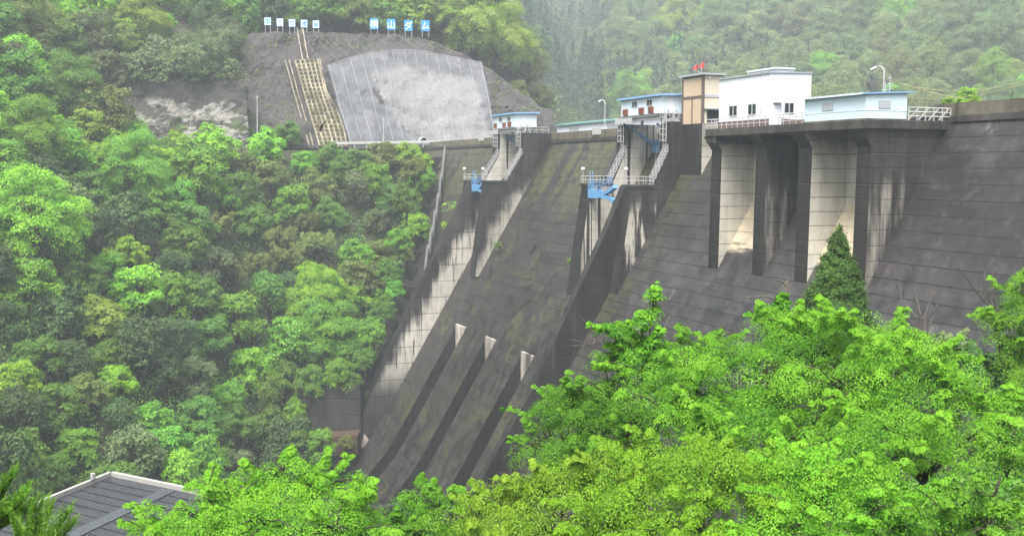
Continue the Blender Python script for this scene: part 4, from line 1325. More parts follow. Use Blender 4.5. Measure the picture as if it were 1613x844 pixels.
def leaves_from_discs(C, Nn, R, L, size, droop=.5, flat=.08, tilt=.32, tone=None, aspect=.55, sd=.11):
    """L leaves on each of the discs: returns leaf corner points and a tone per leaf"""
    D = len(C)
    t1 = unit(np.cross(Nn, rng.normal(size=(D, 3)))); t2 = np.cross(Nn, t1)
    r = np.sqrt(rng.random((D, L))); th = rng.random((D, L)) * 2 * np.pi
    rad = r * R[:, None]
    out = t1[:, None] * np.cos(th)[..., None] + t2[:, None] * np.sin(th)[..., None]
    p = C[:, None] + out * rad[..., None] + Nn[:, None] * (rng.normal(size=(D, L)) * flat * R[:, None])[..., None]
    p[..., 2] -= droop * r ** 2 * R[:, None]
    n = unit((Nn[:, None] + out * (droop * r)[..., None] + rng.normal(size=(D, L, 3)) * tilt).reshape(-1, 3))
    p = p.reshape(-1, 3); o = out.reshape(-1, 3)
    a = unit(o + rng.normal(size=o.shape) * .6); a = unit(a - n * (a * n).sum(1, keepdims=True))
    a[:, 2] -= .25 * droop; a = unit(a)
    b = unit(np.cross(n, a))
    s = size * (.65 + .7 * rng.random(len(p)))[:, None]
    w = s * aspect * .5
    q = np.stack([p - a * s * .5, p + b * w - n * s * .06, p + a * s * .5 - n * s * .1, p - b * w - n * s * .06], 1)
    tn = np.clip((tone[:, None] if tone is not None else .5) + rng.normal(size=(D, L)) * sd, 0, 1).reshape(-1)
    return q, tn


def leaf_mesh(name, q, tn, mat):
    n = len(q)
    me = bpy.data.meshes.new(name)
    me.vertices.add(n * 4); me.loops.add(n * 4); me.polygons.add(n)
    me.vertices.foreach_set('co', q.astype(np.float32).ravel())
    me.loops.foreach_set('vertex_index', np.arange(n * 4, dtype=np.int32))
    me.polygons.foreach_set('loop_start', np.arange(0, n * 4, 4, dtype=np.int32))
    at = me.attributes.new('leaf_tone', 'FLOAT', 'FACE'); at.data.foreach_set('value', tn.astype(np.float32))
    me.materials.append(mat)
    me.update(calc_edges=True)
    return me


def link(name, me, parent=None, loc=None):
    o = bpy.data.objects.new(name, me); COL.objects.link(o)
    if parent is not None: o.parent = parent
    if loc is not None: o.location = loc
    return o


def rdirs(n, up=0.0):
    d = rng.normal(size=(n, 3)); d = unit(d); d[:, 2] += up
    return unit(d)


def crown_unit(shape, fine=1.0):
    """crown about one unit in radius standing on a trunk foot at the origin: discs of leaves on many lobes"""
    Cs, Ns, Rs, Ts = [], [], [], []
    limbs = []
    def lobe(c, r, nd, rad, up=.55, sq=.8):
        d = rdirs(nd, up)
        f = (.55 + .5 * rng.random(nd))[:, None]
        Cs.append(np.array(c) + d * f * r * np.array([1, 1, sq])); Ns.append(unit(d * .6 + np.array([0, 0, .8]) + rng.normal(size=d.shape) * .2))
        Rs.append(rad * (.6 + .8 * rng.random(nd))); Ts.append(np.full(nd, rng.random() * .6 + .1) + rng.normal(size=nd) * .12)
        limbs.append(tuple(c))
    if shape == 'spreading':
        for i in range(26):
            a = i * 2.4 + rng.random(); h = (i + rng.random()) / 26
            rr = .82 * (1 - abs(h - .35) ** 1.6 * 1.3) * (.5 + .5 * math.sqrt(rng.random()))
            lobe((rr * math.cos(a), rr * math.sin(a), .55 + 1.25 * h + .08 * rng.normal()), .24 + .16 * rng.random(), 24, .15, .55, .6)
    elif shape == 'rounded':
        for i in range(22):
            d = rdirs(1, .35)[0]
            lobe((d[0] * .66, d[1] * .66, 1.12 + d[2] * .62), .36, 26, .12, .25, .9)
    elif shape == 'tall':
        for i in range(16):
            h = i / 15; a = i * 2.4
            rr = .55 * math.sin(math.pi * (.15 + .8 * h)) * (.5 + .5 * rng.random())
            lobe((rr * math.cos(a), rr * math.sin(a), .6 + 1.75 * h), .36, 27, .14, .5, .85)
    elif shape == 'feathery':
        for i in range(20):
            a = i * 2.4; rr = .75 * math.sqrt(rng.random()); h = .75 + .75 * rng.random()
            for j in range(3):
                lobe((rr * math.cos(a) + .08 * j, rr * math.sin(a), h + .16 * j), .2 - .05 * j, 10, .10, .7, 1.3)
    elif shape == 'conical':
        for i in range(24):
            h = i / 23; a = i * 2.4
            rr = (.62 * (1 - h) + .03)
            for s in range(3 if h < .8 else 1):
                aa = a + s * 2.1
                lobe((rr * .75 * math.cos(aa), rr * .75 * math.sin(aa), .35 + 2.1 * h), .22 * (1 - h) + .09, 13, .085, .4, 1.1)
    C, N, R, T = np.concatenate(Cs), np.concatenate(Ns), np.concatenate(Rs), np.concatenate(Ts)
    big = {'spreading': (17, .078), 'rounded': (16, .07), 'tall': (16, .075), 'feathery': (16, .065), 'conical': (14, .055)}[shape]
    q, tn = leaves_from_discs(C, N, R, int(big[0] * fine ** -1.7), big[1] * fine, droop=.45 if shape != 'conical' else .7, flat=.14, tone=T, aspect=.62)
    tr = MB()
    top = 1.2 if shape not in ('conical', 'tall') else 2.0
    tr.tube([(0, 0, -.35), (.02, .01, .3), (-.02, .02, .75), (.03, 0, top)], [.075, .06, .045, .02], 6)
    for c in limbs[::2]:
        z0 = min(.9, max(.3, c[2] - .55))
        tr.tube([(0, 0, z0), (c[0] * .5, c[1] * .5, (z0 + c[2]) / 2 + .04), c], [.03, .02, .008], 5)
    return q, tn, tr


PROTO = {}
for sname, nvar in (('spreading', 4), ('rounded', 3), ('tall', 3), ('feathery', 2), ('conical', 2)):
    for vv in range(nvar):
        q, tn, tr = crown_unit(sname, 1.0 if vv < nvar - 1 or sname in ('feathery', 'conical') else .42)
        cm = leaf_mesh('crown', q, tn, None if False else BARK)
        t_o = tr.build('trunk', BARK, recalc=False); tm = t_o.data; bpy.data.objects.remove(t_o)
        PROTO.setdefault(sname, []).append((cm, tm))
CENTRE = {'spreading': 1.3, 'rounded': 1.15, 'tall': 1.45, 'feathery': 1.2, 'conical': 1.2}
COLN = {'P': 'pale yellow green', 'Q': 'pale green', 'L': 'bright lime green', 'F': 'fresh green', 'M': 'mid green', 'D': 'dark green', 'O': 'olive green', 'G': 'grey green', 'Y': 'yellow green', 'B': 'olive', 'C': 'deep green', 'N': 'bright green', 'X': 'dark'}
KIND = {'spreading': 'spreading broadleaf tree', 'rounded': 'rounded dense tree', 'tall': 'tall narrow tree', 'feathery': 'feathery bamboo clump', 'conical': 'conical cedar'}
NAME = {'spreading': 'broadleaf_tree', 'rounded': 'evergreen_tree', 'tall': 'tall_tree', 'feathery': 'bamboo_clump', 'conical': 'conifer_tree'}
CATS = {'spreading': 'tree', 'rounded': 'tree', 'tall': 'tree', 'feathery': 'bamboo', 'conical': 'tree'}
TREES = []   # (root, px, py, colour, shape, region)


def put_tree(base, R, colour, shape, group, hscale=None):
    cm, tm = PROTO[shape][-1] if R > 7.0 else random.choice(PROTO[shape][:-1] if shape not in ('feathery', 'conical') else PROTO[shape])
    root = thing(NAME[shape], 'x', CATS[shape], tuple(base), group)
    root.rotation_euler = (0, 0, random.random() * 6.28)
    hs = hscale or (.9 + .25 * random.random())
    root.scale = (R * (.92 + .16 * random.random()), R * (.92 + .16 * random.random()), R * hs)
    c = link('crown', cm, root)
    c.material_slots[0].link = 'OBJECT'; c.material_slots[0].material = LEAF[colour]
    link('trunk', tm, root)
    px, py, d = project(Vector(base) + Vector((0, 0, R * CENTRE[shape])))
    TREES.append((root, px, py, colour, shape, group, R, d))
    return root


def place_px(px, py, rpx, colour, shape, group, rmin=70, rmax=650):
    """plants a tree on the ground so that the middle of its crown is seen in the direction (px, py)"""
    v = ray(px, py)
    hl = math.hypot(v.x, v.y)
    r = rmin
    while r < rmax:
        p = v * (r / hl)
        R = rpx * (p.dot(FWD)) / FOC
        if p.z - terr(p.x, p.y) <= CENTRE[shape] * R * .97: break
        r += .8
    p = v * (r / hl)
    R = rpx * p.dot(FWD) / FOC
    return put_tree((p.x, p.y, p.z - CENTRE[shape] * R), R, colour, shape, group)


GL = 'trees on the wooded left slope'
S_, R_, T_, B_, C_ = 'spreading', 'rounded', 'tall', 'feathery', 'conical'
LEFT = [
    (57, 322, 92, 'L', S_), (43, 199, 62, 'F', S_), (114, 128, 60, 'M', S_), (156, 166, 52, 'O', S_), (204, 246, 66, 'F', S_), (308, 262, 50, 'F', S_), (300, 100, 66, 'G', R_), (250, 92, 40, 'G', R_),
    (345, 75, 50, 'G', R_), (218, 22, 48, 'Y', S_), (156, 50, 52, 'G', R_), (43, 30, 52, 'O', S_), (330, 20, 46, 'D', T_), (28, 118, 45, 'M', S_), (110, 60, 40, 'M', S_), (417, 228, 30, 'L', S_), (452, 205, 25, 'M', S_),
    (427, 272, 32, 'O', S_), (464, 315, 35, 'F', S_), (341, 352, 33, 'B', B_), (441, 378, 34, 'B', B_), (204, 341, 50, 'D', R_), (237, 310, 42, 'F', S_), (160, 365, 40, 'D', R_), (200, 392, 32, 'L', S_),
    (53, 447, 46, 'F', S_), (95, 497, 46, 'D', R_), (221, 445, 48, 'L', S_), (158, 489, 42, 'Y', S_), (231, 545, 56, 'D', R_), (276, 531, 46, 'D', R_), (305, 597, 42, 'G', R_), (368, 489, 50, 'F', S_),
    (394, 579, 40, 'L', S_), (500, 462, 56, 'L', S_), (515, 516, 62, 'F', S_), (463, 533, 50, 'F', S_), (557, 545, 45, 'F', S_), (447, 610, 44, 'M', S_), (26, 597, 36, 'L', S_), (32, 652, 46, 'D', R_),
    (95, 642, 44, 'M', S_), (131, 610, 38, 'O', S_), (184, 595, 30, 'L', S_), (252, 576, 40, 'D', R_), (237, 652, 38, 'F', S_), (258, 700, 46, 'F', S_), (326, 712, 40, 'M', S_), (121, 702, 35, 'F', S_),
    (74, 737, 34, 'M', S_), (315, 652, 40, 'M', S_), (368, 660, 36, 'M', S_), (421, 663, 38, 'M', S_), (410, 416, 30, 'B', B_), (368, 432, 30, 'B', B_), (557, 432, 34, 'O', S_),
    (310, 452, 36, 'M', S_), (10, 505, 36, 'D', R_), (131, 431, 42, 'M', S_), (173, 421, 30, 'F', S_), (565, 256, 30, 'M', S_), (602, 241, 27, 'O', S_), (587, 280, 30, 'F', S_), (640, 240, 26, 'Y', S_),
    (662, 250, 24, 'L', S_), (662, 278, 27, 'F', S_), (559, 302, 30, 'G', R_), (620, 304, 30, 'M', S_), (668, 302, 20, 'F', S_), (655, 346, 24, 'L', S_), (648, 368, 18, 'L', S_), (593, 344, 24, 'G', R_),
    (562, 394, 34, 'F', S_), (602, 396, 30, 'O', S_), (571, 424, 34, 'O', S_), (608, 433, 28, 'M', S_), (555, 460, 30, 'L', S_), (604, 470, 26, 'F', S_), (540, 258, 27, 'M', S_), (500, 292, 30, 'O', S_),
    (520, 332, 30, 'M', S_), (480, 348, 30, 'B', B_), (500, 384, 34, 'B', B_), (455, 402, 32, 'B', B_), (380, 300, 34, 'M', S_), (350, 300, 30, 'F', S_), (400, 340, 34, 'M', S_), (290, 380, 38, 'M', S_),
    (270, 430, 36, 'D', R_), (330, 520, 36, 'M', S_), (420, 470, 38, 'M', R_), (105, 560, 42, 'D', R_), (170, 550, 38, 'M', S_), (60, 555, 40, 'M', S_), (360, 620, 32, 'F', S_), (440, 575, 30, 'M', S_), (190, 660, 34, 'D', R_),
    (545, 500, 34, 'M', S_), (590, 510, 24, 'M', S_), (520, 240, 22, 'M', S_), (480, 250, 26, 'F', S_), (390, 255, 24, 'O', S_), (5, 250, 46, 'F', S_), (100, 240, 48, 'F', S_), (140, 290, 40, 'M', S_),
    (516, 704, 26, 'L', S_), (480, 700, 18, 'M', S_), (580, 625, 13, 'M', S_), (577, 655, 9, 'F', S_),
]
for a in LEFT: place_px(*a, GL)
GT = 'trees above the cut rock slope'
TOPT = [(740, 32, 58, 'Y', S_), (792, 58, 56, 'Y', S_), (832, 100, 36, 'O', S_), (700, 16, 40, 'O', S_), (655, 14, 38, 'Y', S_), (600, 14, 38, 'M', S_), (556, 16, 34, 'O', S_), (520, 8, 34, 'M', S_), (472, 12, 34, 'M', S_),
        (432, 8, 36, 'D', T_), (392, 20, 36, 'M', T_), (395, 75, 22, 'M', S_), (372, 110, 24, 'G', R_), (845, 60, 30, 'M', S_), (865, 205, 16, 'Y', S_), (850, 150, 26, 'O', S_), (815, 145, 22, 'O', S_)]
for a in TOPT: place_px(*a, GT, rmin=262)

# fill the gaps of the left slope
def far_enough(x, y, lim):
    for t in TREES:
        l = t[0].location
        if (l.x - x) ** 2 + (l.y - y) ** 2 < lim ** 2: return False
    return True


nfill = 0
for _ in range(14000):
    a = -29 + 28 * random.random(); r = math.sqrt(random.uniform(112 ** 2, 345 ** 2))
    t = PHI + math.radians(a); x, y = -r * math.cos(t), r * math.sin(t)
    z = terr(x, y)
    if z < -56.5 or (x > -262 and x < -238 and y > -6 and z > 1) or (y > 20 and y < 122 and -284 < x < -238 and z > 0): continue
    if y > ys(z) - 3 and x > -250: continue
    R = random.uniform(4.4, 6.8)
    px, py, d = project((x, y, z + R))
    if 462 < px < 600 and 575 < py < 790: continue
    if px < -60 or px > 880 or py < -60 or py > 800 or (px > 640 and z < 4): continue
    if not far_enough(x, y, R * 1.12): continue
    col = random.choice('FFFMMMYDOGLL')
    put_tree((x, y, z - .3), R, col, R_ if col in 'DG' else random.choice((S_, S_, S_, T_)), GL if z < 30 else GT)
    nfill += 1
    if nfill > 125: break

def put_at(px, py, d, rpx, colour, shape, group):
    R = rpx * d / FOC
    c = at_depth(px, py, d)
    put_tree((c.x, c.y, c.z - CENTRE[shape] * R), R, colour, shape, group)


# trees crowding the far flank of the dam and the wall at its foot
for a in ((652, 262, 228, 26, 'O', S_), (672, 280, 229, 18, 'F', S_), (640, 312, 222, 26, 'M', S_), (660, 352, 220, 22, 'L', S_), (628, 372, 214, 24, 'F', S_), (640, 398, 214, 15, 'O', S_), (612, 420, 208, 24, 'M', S_), (622, 452, 206, 18, 'F', S_), (600, 482, 202, 22, 'M', S_), (588, 520, 198, 22, 'F', S_),
          (575, 560, 194, 22, 'M', S_), (535, 585, 187, 26, 'F', S_), (490, 598, 187, 30, 'M', S_), (560, 600, 187, 15, 'M', S_), (508, 694, 178, 24, 'F', S_), (470, 690, 178, 20, 'M', S_), (545, 692, 180, 14, 'O', S_), (466, 645, 184, 20, 'F', S_)):
    put_at(*a, GL)
# bushes in front of the roadside wall
for a in ((285, 208, 236, 17, 'Y', S_), (255, 205, 236, 13, 'O', S_), (320, 214, 238, 12, 'M', S_), (352, 205, 240, 13, 'O', S_), (386, 205, 242, 15, 'M', S_), (384, 175, 244, 12, 'O', S_), (380, 145, 246, 14, 'G', R_)):
    put_at(*a, 'bushes along the roadside wall')

# trees overhanging the roadside wall
for y, R, col in ((-3, 6.0, 'M'), (6, 6.6, 'G'), (15, 6.8, 'G'), (24, 6.6, 'D'), (32, 6.0, 'G')):
    put_tree((-252.5, y, 16.6), R, col, R_, GL, .8)

# the misty hill behind the dam
GH = 'trees on the misty hill behind the dam'
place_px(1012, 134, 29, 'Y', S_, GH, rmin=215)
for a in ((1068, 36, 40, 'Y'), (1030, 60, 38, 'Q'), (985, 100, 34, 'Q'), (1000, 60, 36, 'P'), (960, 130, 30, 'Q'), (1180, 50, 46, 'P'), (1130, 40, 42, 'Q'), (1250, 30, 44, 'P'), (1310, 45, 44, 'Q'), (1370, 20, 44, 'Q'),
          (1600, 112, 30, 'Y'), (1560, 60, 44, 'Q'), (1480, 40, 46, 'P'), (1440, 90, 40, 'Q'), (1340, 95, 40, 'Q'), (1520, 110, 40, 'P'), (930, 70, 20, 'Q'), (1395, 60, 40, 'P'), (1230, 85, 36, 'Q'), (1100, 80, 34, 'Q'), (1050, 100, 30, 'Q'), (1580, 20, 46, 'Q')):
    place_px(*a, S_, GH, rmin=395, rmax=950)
nfill = 0
for _ in range(5000):
    a = 5.5 + 24 * random.random(); r = math.sqrt(random.uniform(395 ** 2, 720 ** 2))
    t = PHI + math.radians(a); x, y = -r * math.cos(t), r * math.sin(t)
    z = terr(x, y)
    if a < 9 and r < 430: continue
    R = random.uniform(8.5, 13)
    px, py, d = project((x, y, z + R * 2))
    if px < 900 or px > 1660 or py < -50 or py > 230 - (px - 900) * .09: continue
    if not far_enough(x, y, R * 1.1): continue
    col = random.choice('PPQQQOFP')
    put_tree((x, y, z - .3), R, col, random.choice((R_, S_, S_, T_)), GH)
    nfill += 1
    if nfill > 165: break
for a in ((1525, 156, 20, 'L'), (1495, 160, 12, 'L')):  # bushes just behind the parapet
    px, py, rp, col = a
    p = on_y(px, py, 104); R = rp * p.dot(FWD) / FOC
    put_tree((p.x, p.y, p.z - R * 1.2), R, col, S_, 'bushes behind the right parapet')

# far dark conifers filling the gap between the hills: one mass in the mist
Cs, Ns, Rs, Ts = [], [], [], []
for _ in range(420):
    a = random.uniform(-3, 14); r = random.uniform(470, 820)
    t = PHI + math.radians(a); x, y = -r * math.cos(t), r * math.sin(t); z = terr(x, y)
    H = random.uniform(20, 30); nd = 42
    h = rng.random(nd) ** .8
    ang = rng.random(nd) * 6.28; rad = (1 - h) * H * .2 * (.6 + .4 * rng.random(nd))
    Cs.append(np.stack([x + rad * np.cos(ang), y + rad * np.sin(ang), z + 2 + h * (H - 2)], 1)); n_ = np.stack([np.cos(ang), np.sin(ang), np.full(nd, .9)], 1)
    Ns.append(unit(n_)); Rs.append(np.full(nd, 1.5) * (1.2 - .8 * h)); Ts.append(np.full(nd, random.random() * .7))
q, tn = leaves_from_discs(np.concatenate(Cs), np.concatenate(Ns), np.concatenate(Rs), 12, .85, droop=.8, tone=np.concatenate(Ts))
tag(link('distant_conifer_wood', leaf_mesh('distant_conifer_wood', q, tn, LEAF['X'])), 'dark conifer wood in the mist between the two hills', kind='stuff')

# undergrowth
def scatter(name, n, gen, L, size, mat, label, Rr=(.7, 1.6)):
    P, N = [], []
    while len(P) < n:
        p = gen()
        if p is None: continue
        P.append(p)
    P = np.array(P); N = unit(rng.normal(size=P.shape) * .45 + np.array([0, 0, 1.0]))
    R = rng.uniform(*Rr, size=len(P)); P[:, 2] += R * rng.random(len(P)) * .8
    q, tn = leaves_from_discs(P, N, R, L, size, droop=.6, flat=.25, tone=rng.random(len(P)))
    return tag(link(name, leaf_mesh(name, q, tn, mat)), label, kind='stuff')


def g_left():
    a = random.uniform(-30, 4); r = math.sqrt(random.uniform(85 ** 2, 340 ** 2)); t = PHI + math.radians(a)
    x, y = -r * math.cos(t), r * math.sin(t); z = terr(x, y)
    if z < -57.5 or (y > 22 and y < 121 and -286 < x < -236 and z > .5) or (-255 < x < -232 and -6 < y < 40 and z > 0): return None
    if y > ys(z) - 1: return None
    return (x, y, z)


def g_hill():
    a = random.uniform(2, 31); r = math.sqrt(random.uniform(375 ** 2, 720 ** 2)); t = PHI + math.radians(a)
    x, y = -r * math.cos(t), r * math.sin(t)
    return (x, y, terr(x, y)) if y > 100 else None


def g_near():
    a = random.uniform(-30, 36); r = math.sqrt(random.uniform(11 ** 2, 95 ** 2)); t = PHI + math.radians(a)
    x, y = -r * math.cos(t), r * math.sin(t); z = terr(x, y)
    if y > ys(z) - .5 or z < -57: return None
    q_ = Vector((x, y, 0)) - Vector((C0.x, C0.y, 0))
    if -2 < q_.dot(e1) < 16 and -2 < q_.dot(e2) < 13: return None
    return (x, y, z)


def g_rightslope():
    a = random.uniform(8, 33); r = math.sqrt(random.uniform(9 ** 2, 48 ** 2)); t = PHI + math.radians(a)
    x, y = -r * math.cos(t), r * math.sin(t)
    return (x, y, terr(x, y))


scatter('undergrowth', 12000, g_left, 14, .5, LEAF['U'], 'dense dark undergrowth covering the left valley side', (1.0, 2.4))
scatter('leafy_undergrowth', 6000, g_left, 16, .42, LEAF['F'], 'fresh green bushes scattered through the left valley side', (.8, 2.0))
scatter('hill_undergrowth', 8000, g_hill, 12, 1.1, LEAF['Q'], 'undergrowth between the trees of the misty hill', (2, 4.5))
scatter('bank_undergrowth', 6000, g_near, 14, .28, LEAF['M'], 'low bushes and weeds on the near bank', (.5, 1.2))
def g_cliff():
    y = random.uniform(28, 116); z = random.uniform(4, cliff_top(y))
    if 50 < y < 102 and z < 31: return None
    return (cliff_x(y, z) + .1, y, z)


scatter('cliff_weeds', 420, g_cliff, 12, .4, LEAF['O'], 'patchy weeds and moss clinging to the cut rock slope', (.3, .9))
scatter('slope_weeds', 5200, g_rightslope, 16, .12, LEAF['NB'], 'green weeds on the near slope under the maples', (.2, .5))

# ------------------------------------------------------------------ trees close to the viewer
NLEAF = [0]


def near_tree(name, label, blobs, colour, leaf=.052, dens=.92, droop=.75, cat='tree', group=None, trunk_to=None, per=165, disc=.43, limb=1.0, base=None, tone0=None):
    """blobs: (px, py, rx, ry, depth) masses of the crown; each is filled with drooping sprays of leaves"""
    cs = []
    for px, py, rx, ry, d in blobs:
        c = at_depth(px, py, d); cs.append((c, rx * d / FOC, ry * d / FOC))
    m = sum((c for c, _, _ in cs), Vector()) / len(cs)
    if base is None: base = Vector((m.x, m.y, terr(m.x, m.y) - .3))
    root = thing(name, label, cat, tuple(base), group)
    C, N, R, T = [], [], [], []
    tr = MB()
    fork = base.lerp(m, .55)
    H = max(1.5, (m - base).length)
    r0 = .028 * H * limb
    mid = base.lerp(fork, .5) + Vector((random.uniform(-.3, .3), random.uniform(-.3, .3), 0))
    tr.tube([base, mid, fork], [r0, r0 * .8, r0 * .62], 8)
    for c, rx, ry in cs:
        k1 = fork.lerp(c, .5) + Vector((random.uniform(-.4, .4), random.uniform(-.4, .4), random.uniform(.0, .5)))
        tr.tube([fork, k1, c], [r0 * .5, r0 * .32, r0 * .16], 6)
        nd = max(14, int(dens * 4.6 * (rx * rx * 2 + rx * ry * 2) / (disc * disc) / 2.2))
        nb = max(6, int(5 + 5 * rx * ry))
        bd = rdirs(nb, .25); bl = .55 + .8 * rng.random(nb)
        pick = rng.integers(0, nb, nd); f = .25 + .75 * rng.random(nd) ** .65
        dd = unit(bd[pick] + rng.normal(size=(nd, 3)) * (.36 - .12 * f)[:, None])
        f = (f * bl[pick])[:, None]
        lump = np.ones(nd)
        P = np.array(c) + dd * f * lump[:, None] * np.array([rx, rx, ry])
        C.append(P); N.append(unit(dd * .45 + np.array([0, 0, 1.0]) + rng.normal(size=dd.shape) * .18))
        R.append(disc * (.5 + .9 * rng.random(nd))); T.append(np.clip(.02 + .45 * f[:, 0] + .18 * dd[:, 2] + rng.normal(size=nd) * .16 + (rng.random() - .5) * .5, 0, 1))  # young tips paler; crown shading painted into tone, lighter outward and upward
        for i in range(int(2 + 3 * limb)):              # slender shoots that reach past the crown
            u_ = rdirs(1, .25)[0]; tip = Vector(u_ * np.array([rx, rx, ry]) * (1.15 + .5 * rng.random())); tip.z += .12
            s0 = c + tip * .45; e0 = c + tip; k0 = s0.lerp(e0, .5) + Vector((0, 0, .08))
            tr.tube([s0, k0, e0], [r0 * .08, r0 * .055, .006], 4)
            m_ = 9
            us = np.linspace(.25, 1.0, m_)[:, None]
            C.append(np.array(s0) + us * (np.array(e0) - np.array(s0)) + rng.normal(size=(m_, 3)) * .05); N.append(unit(rng.normal(size=(m_, 3)) * .25 + np.array([0, 0, 1.0])))
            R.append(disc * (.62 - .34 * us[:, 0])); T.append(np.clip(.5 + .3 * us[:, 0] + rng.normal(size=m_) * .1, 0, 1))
        for i in range(0, nd, max(1, nd // 12)):
            p = Vector(P[i]); h = c.lerp(p, .5) + Vector((0, 0, .06))
            tr.tube([c.lerp(fork, .15 * random.random()), h, p], [r0 * .14, r0 * .09, r0 * .04], 5)
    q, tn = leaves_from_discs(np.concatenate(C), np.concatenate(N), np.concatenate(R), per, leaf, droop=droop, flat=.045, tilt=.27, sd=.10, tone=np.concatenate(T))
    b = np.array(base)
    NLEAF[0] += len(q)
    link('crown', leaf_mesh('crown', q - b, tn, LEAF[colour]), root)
    tr.build('trunk', BARK, root, smooth=True, recalc=False)
    return root


near_tree('maple_tree', 'large bright green maple filling the middle of the near slope below the conifer',
          [(1080, 600, 105, 52, 29), (1190, 562, 100, 52, 30), (1290, 540, 105, 52, 30), (1330, 600, 130, 66, 28), (1190, 645, 130, 66, 28), (1260, 690, 120, 60, 27), (1370, 550, 80, 50, 30), (1235, 508, 60, 28, 31), (1330, 505, 70, 28, 31), (1120, 680, 100, 50, 27), (1060, 650, 90, 50, 28)], 'N')
near_tree('maple_tree', 'bright green maple with arching crown at the near right, above the bare weedy gap',
          [(1430, 600, 110, 60, 27), (1500, 640, 95, 46, 26), (1565, 665, 75, 40, 26), (1400, 680, 115, 52, 25), (1490, 700, 70, 32, 25), (1450, 555, 75, 36, 28), (1350, 740, 85, 42, 24), (1410, 530, 50, 28, 29), (1530, 615, 50, 26, 27)], 'N')
near_tree('maple_tree', 'cool green broadleaf tree leaning left across the spillway wall',
          [(905, 650, 76, 36, 33), (862, 690, 52, 38, 33), (960, 605, 84, 42, 33), (1010, 660, 105, 62, 32), (930, 710, 86, 42, 32), (1040, 570, 70, 36, 33), (985, 560, 50, 22, 33), (865, 642, 50, 16, 33), (855, 735, 42, 28, 33), (1000, 730, 90, 45, 31), (1100, 540, 60, 26, 33), (900, 615, 40, 18, 33)], 'NB')
near_tree('sapling', 'slim fresh green shoot rising above the crowns in front of the dam',
          [(1012, 498, 17, 18, 32), (1030, 468, 9, 18, 32), (972, 512, 34, 8, 32), (1024, 530, 20, 16, 32), (1000, 550, 34, 12, 32), (1050, 552, 26, 10, 32)], 'N', leaf=.07, disc=.28, dens=1.8, per=90, limb=.3)
near_tree('maple_tree', 'yellow green maple with reddish young leaves at the bottom edge of the view',
          [(880, 765, 92, 36, 25), (810, 800, 90, 40, 25), (950, 735, 80, 32, 25), (760, 825, 80, 30, 25), (860, 830, 95, 36, 24), (780, 770, 40, 18, 26)], 'NR', droop=.9)
near_tree('maple_tree', 'drooping yellow green maple at the bottom edge, below the large bright maple',
          [(1010, 790, 100, 58, 22), (1110, 760, 110, 62, 22), (1210, 800, 100, 58, 22), (1090, 830, 110, 44, 21), (1150, 715, 90, 40, 24), (960, 830, 80, 40, 22), (1040, 720, 80, 40, 25)], 'NY', droop=.95)
near_tree('maple_tree', 'mid green maple at the bottom edge with dark trunk showing, near the weedy gap',
          [(1300, 780, 90, 54, 22), (1380, 795, 85, 50, 22), (1260, 745, 75, 42, 23), (1310, 835, 95, 34, 21), (1220, 838, 80, 30, 21), (1340, 720, 70, 36, 24), (1420, 830, 60, 30, 21)], 'N')
near_tree('maple_tree', 'bright lime maple in front of the dark flat roof',
          [(430, 748, 62, 30, 27), (370, 768, 66, 38, 27), (495, 768, 76, 38, 27), (560, 795, 50, 28, 27), (310, 805, 74, 36, 26), (322, 784, 52, 32, 26), (420, 815, 130, 44, 25), (250, 838, 46, 18, 26), (530, 830, 90, 36, 25), (330, 838, 90, 30, 25)], 'N')
near_tree('broadleaf_tree', 'cool green leafy treetop between the lime maple and the reddish maple',
          [(660, 790, 40, 24, 30), (690, 822, 64, 30, 29), (630, 825, 54, 28, 29), (745, 790, 34, 22, 30), (670, 842, 90, 26, 28), (600, 842, 50, 20, 28)], 'NB')
near_tree('broadleaf_tree', 'fresh green tree at the right edge with branches reaching in front of the dam',
          [(1602, 470, 36, 26, 38), (1588, 505, 40, 20, 38), (1625, 510, 50, 44, 38), (1600, 550, 46, 28, 38), (1650, 450, 40, 50, 38), (1565, 492, 20, 9, 38), (1640, 570, 50, 40, 38), (1606, 592, 34, 26, 37), (1575, 530, 30, 20, 38), (1610, 440, 24, 18, 38)], 'N', dens=.9, limb=.6)
near_tree('shrub', 'dark green shrub below the right edge tree', [(1560, 585, 46, 32, 45), (1605, 610, 46, 38, 45), (1530, 560, 38, 26, 46), (1570, 625, 40, 26, 44)], 'ND', cat='shrub', leaf=.13)
near_tree('shrub', 'grey green shrub between the bare twigs and the right edge tree', [(1505, 550, 34, 26, 50), (1478, 548, 26, 18, 50)], 'G', cat='shrub', leaf=.13)
near_tree('thin_tree', 'thin sparsely leaved young tree over the weedy gap at the lower right',
          [(1540, 770, 60, 40, 20), (1590, 740, 50, 40, 20), (1480, 800, 60, 36, 20), (1560, 830, 70, 26, 19), (1600, 690, 30, 26, 22)], 'NB', dens=.3, leaf=.06, disc=.35, per=70)

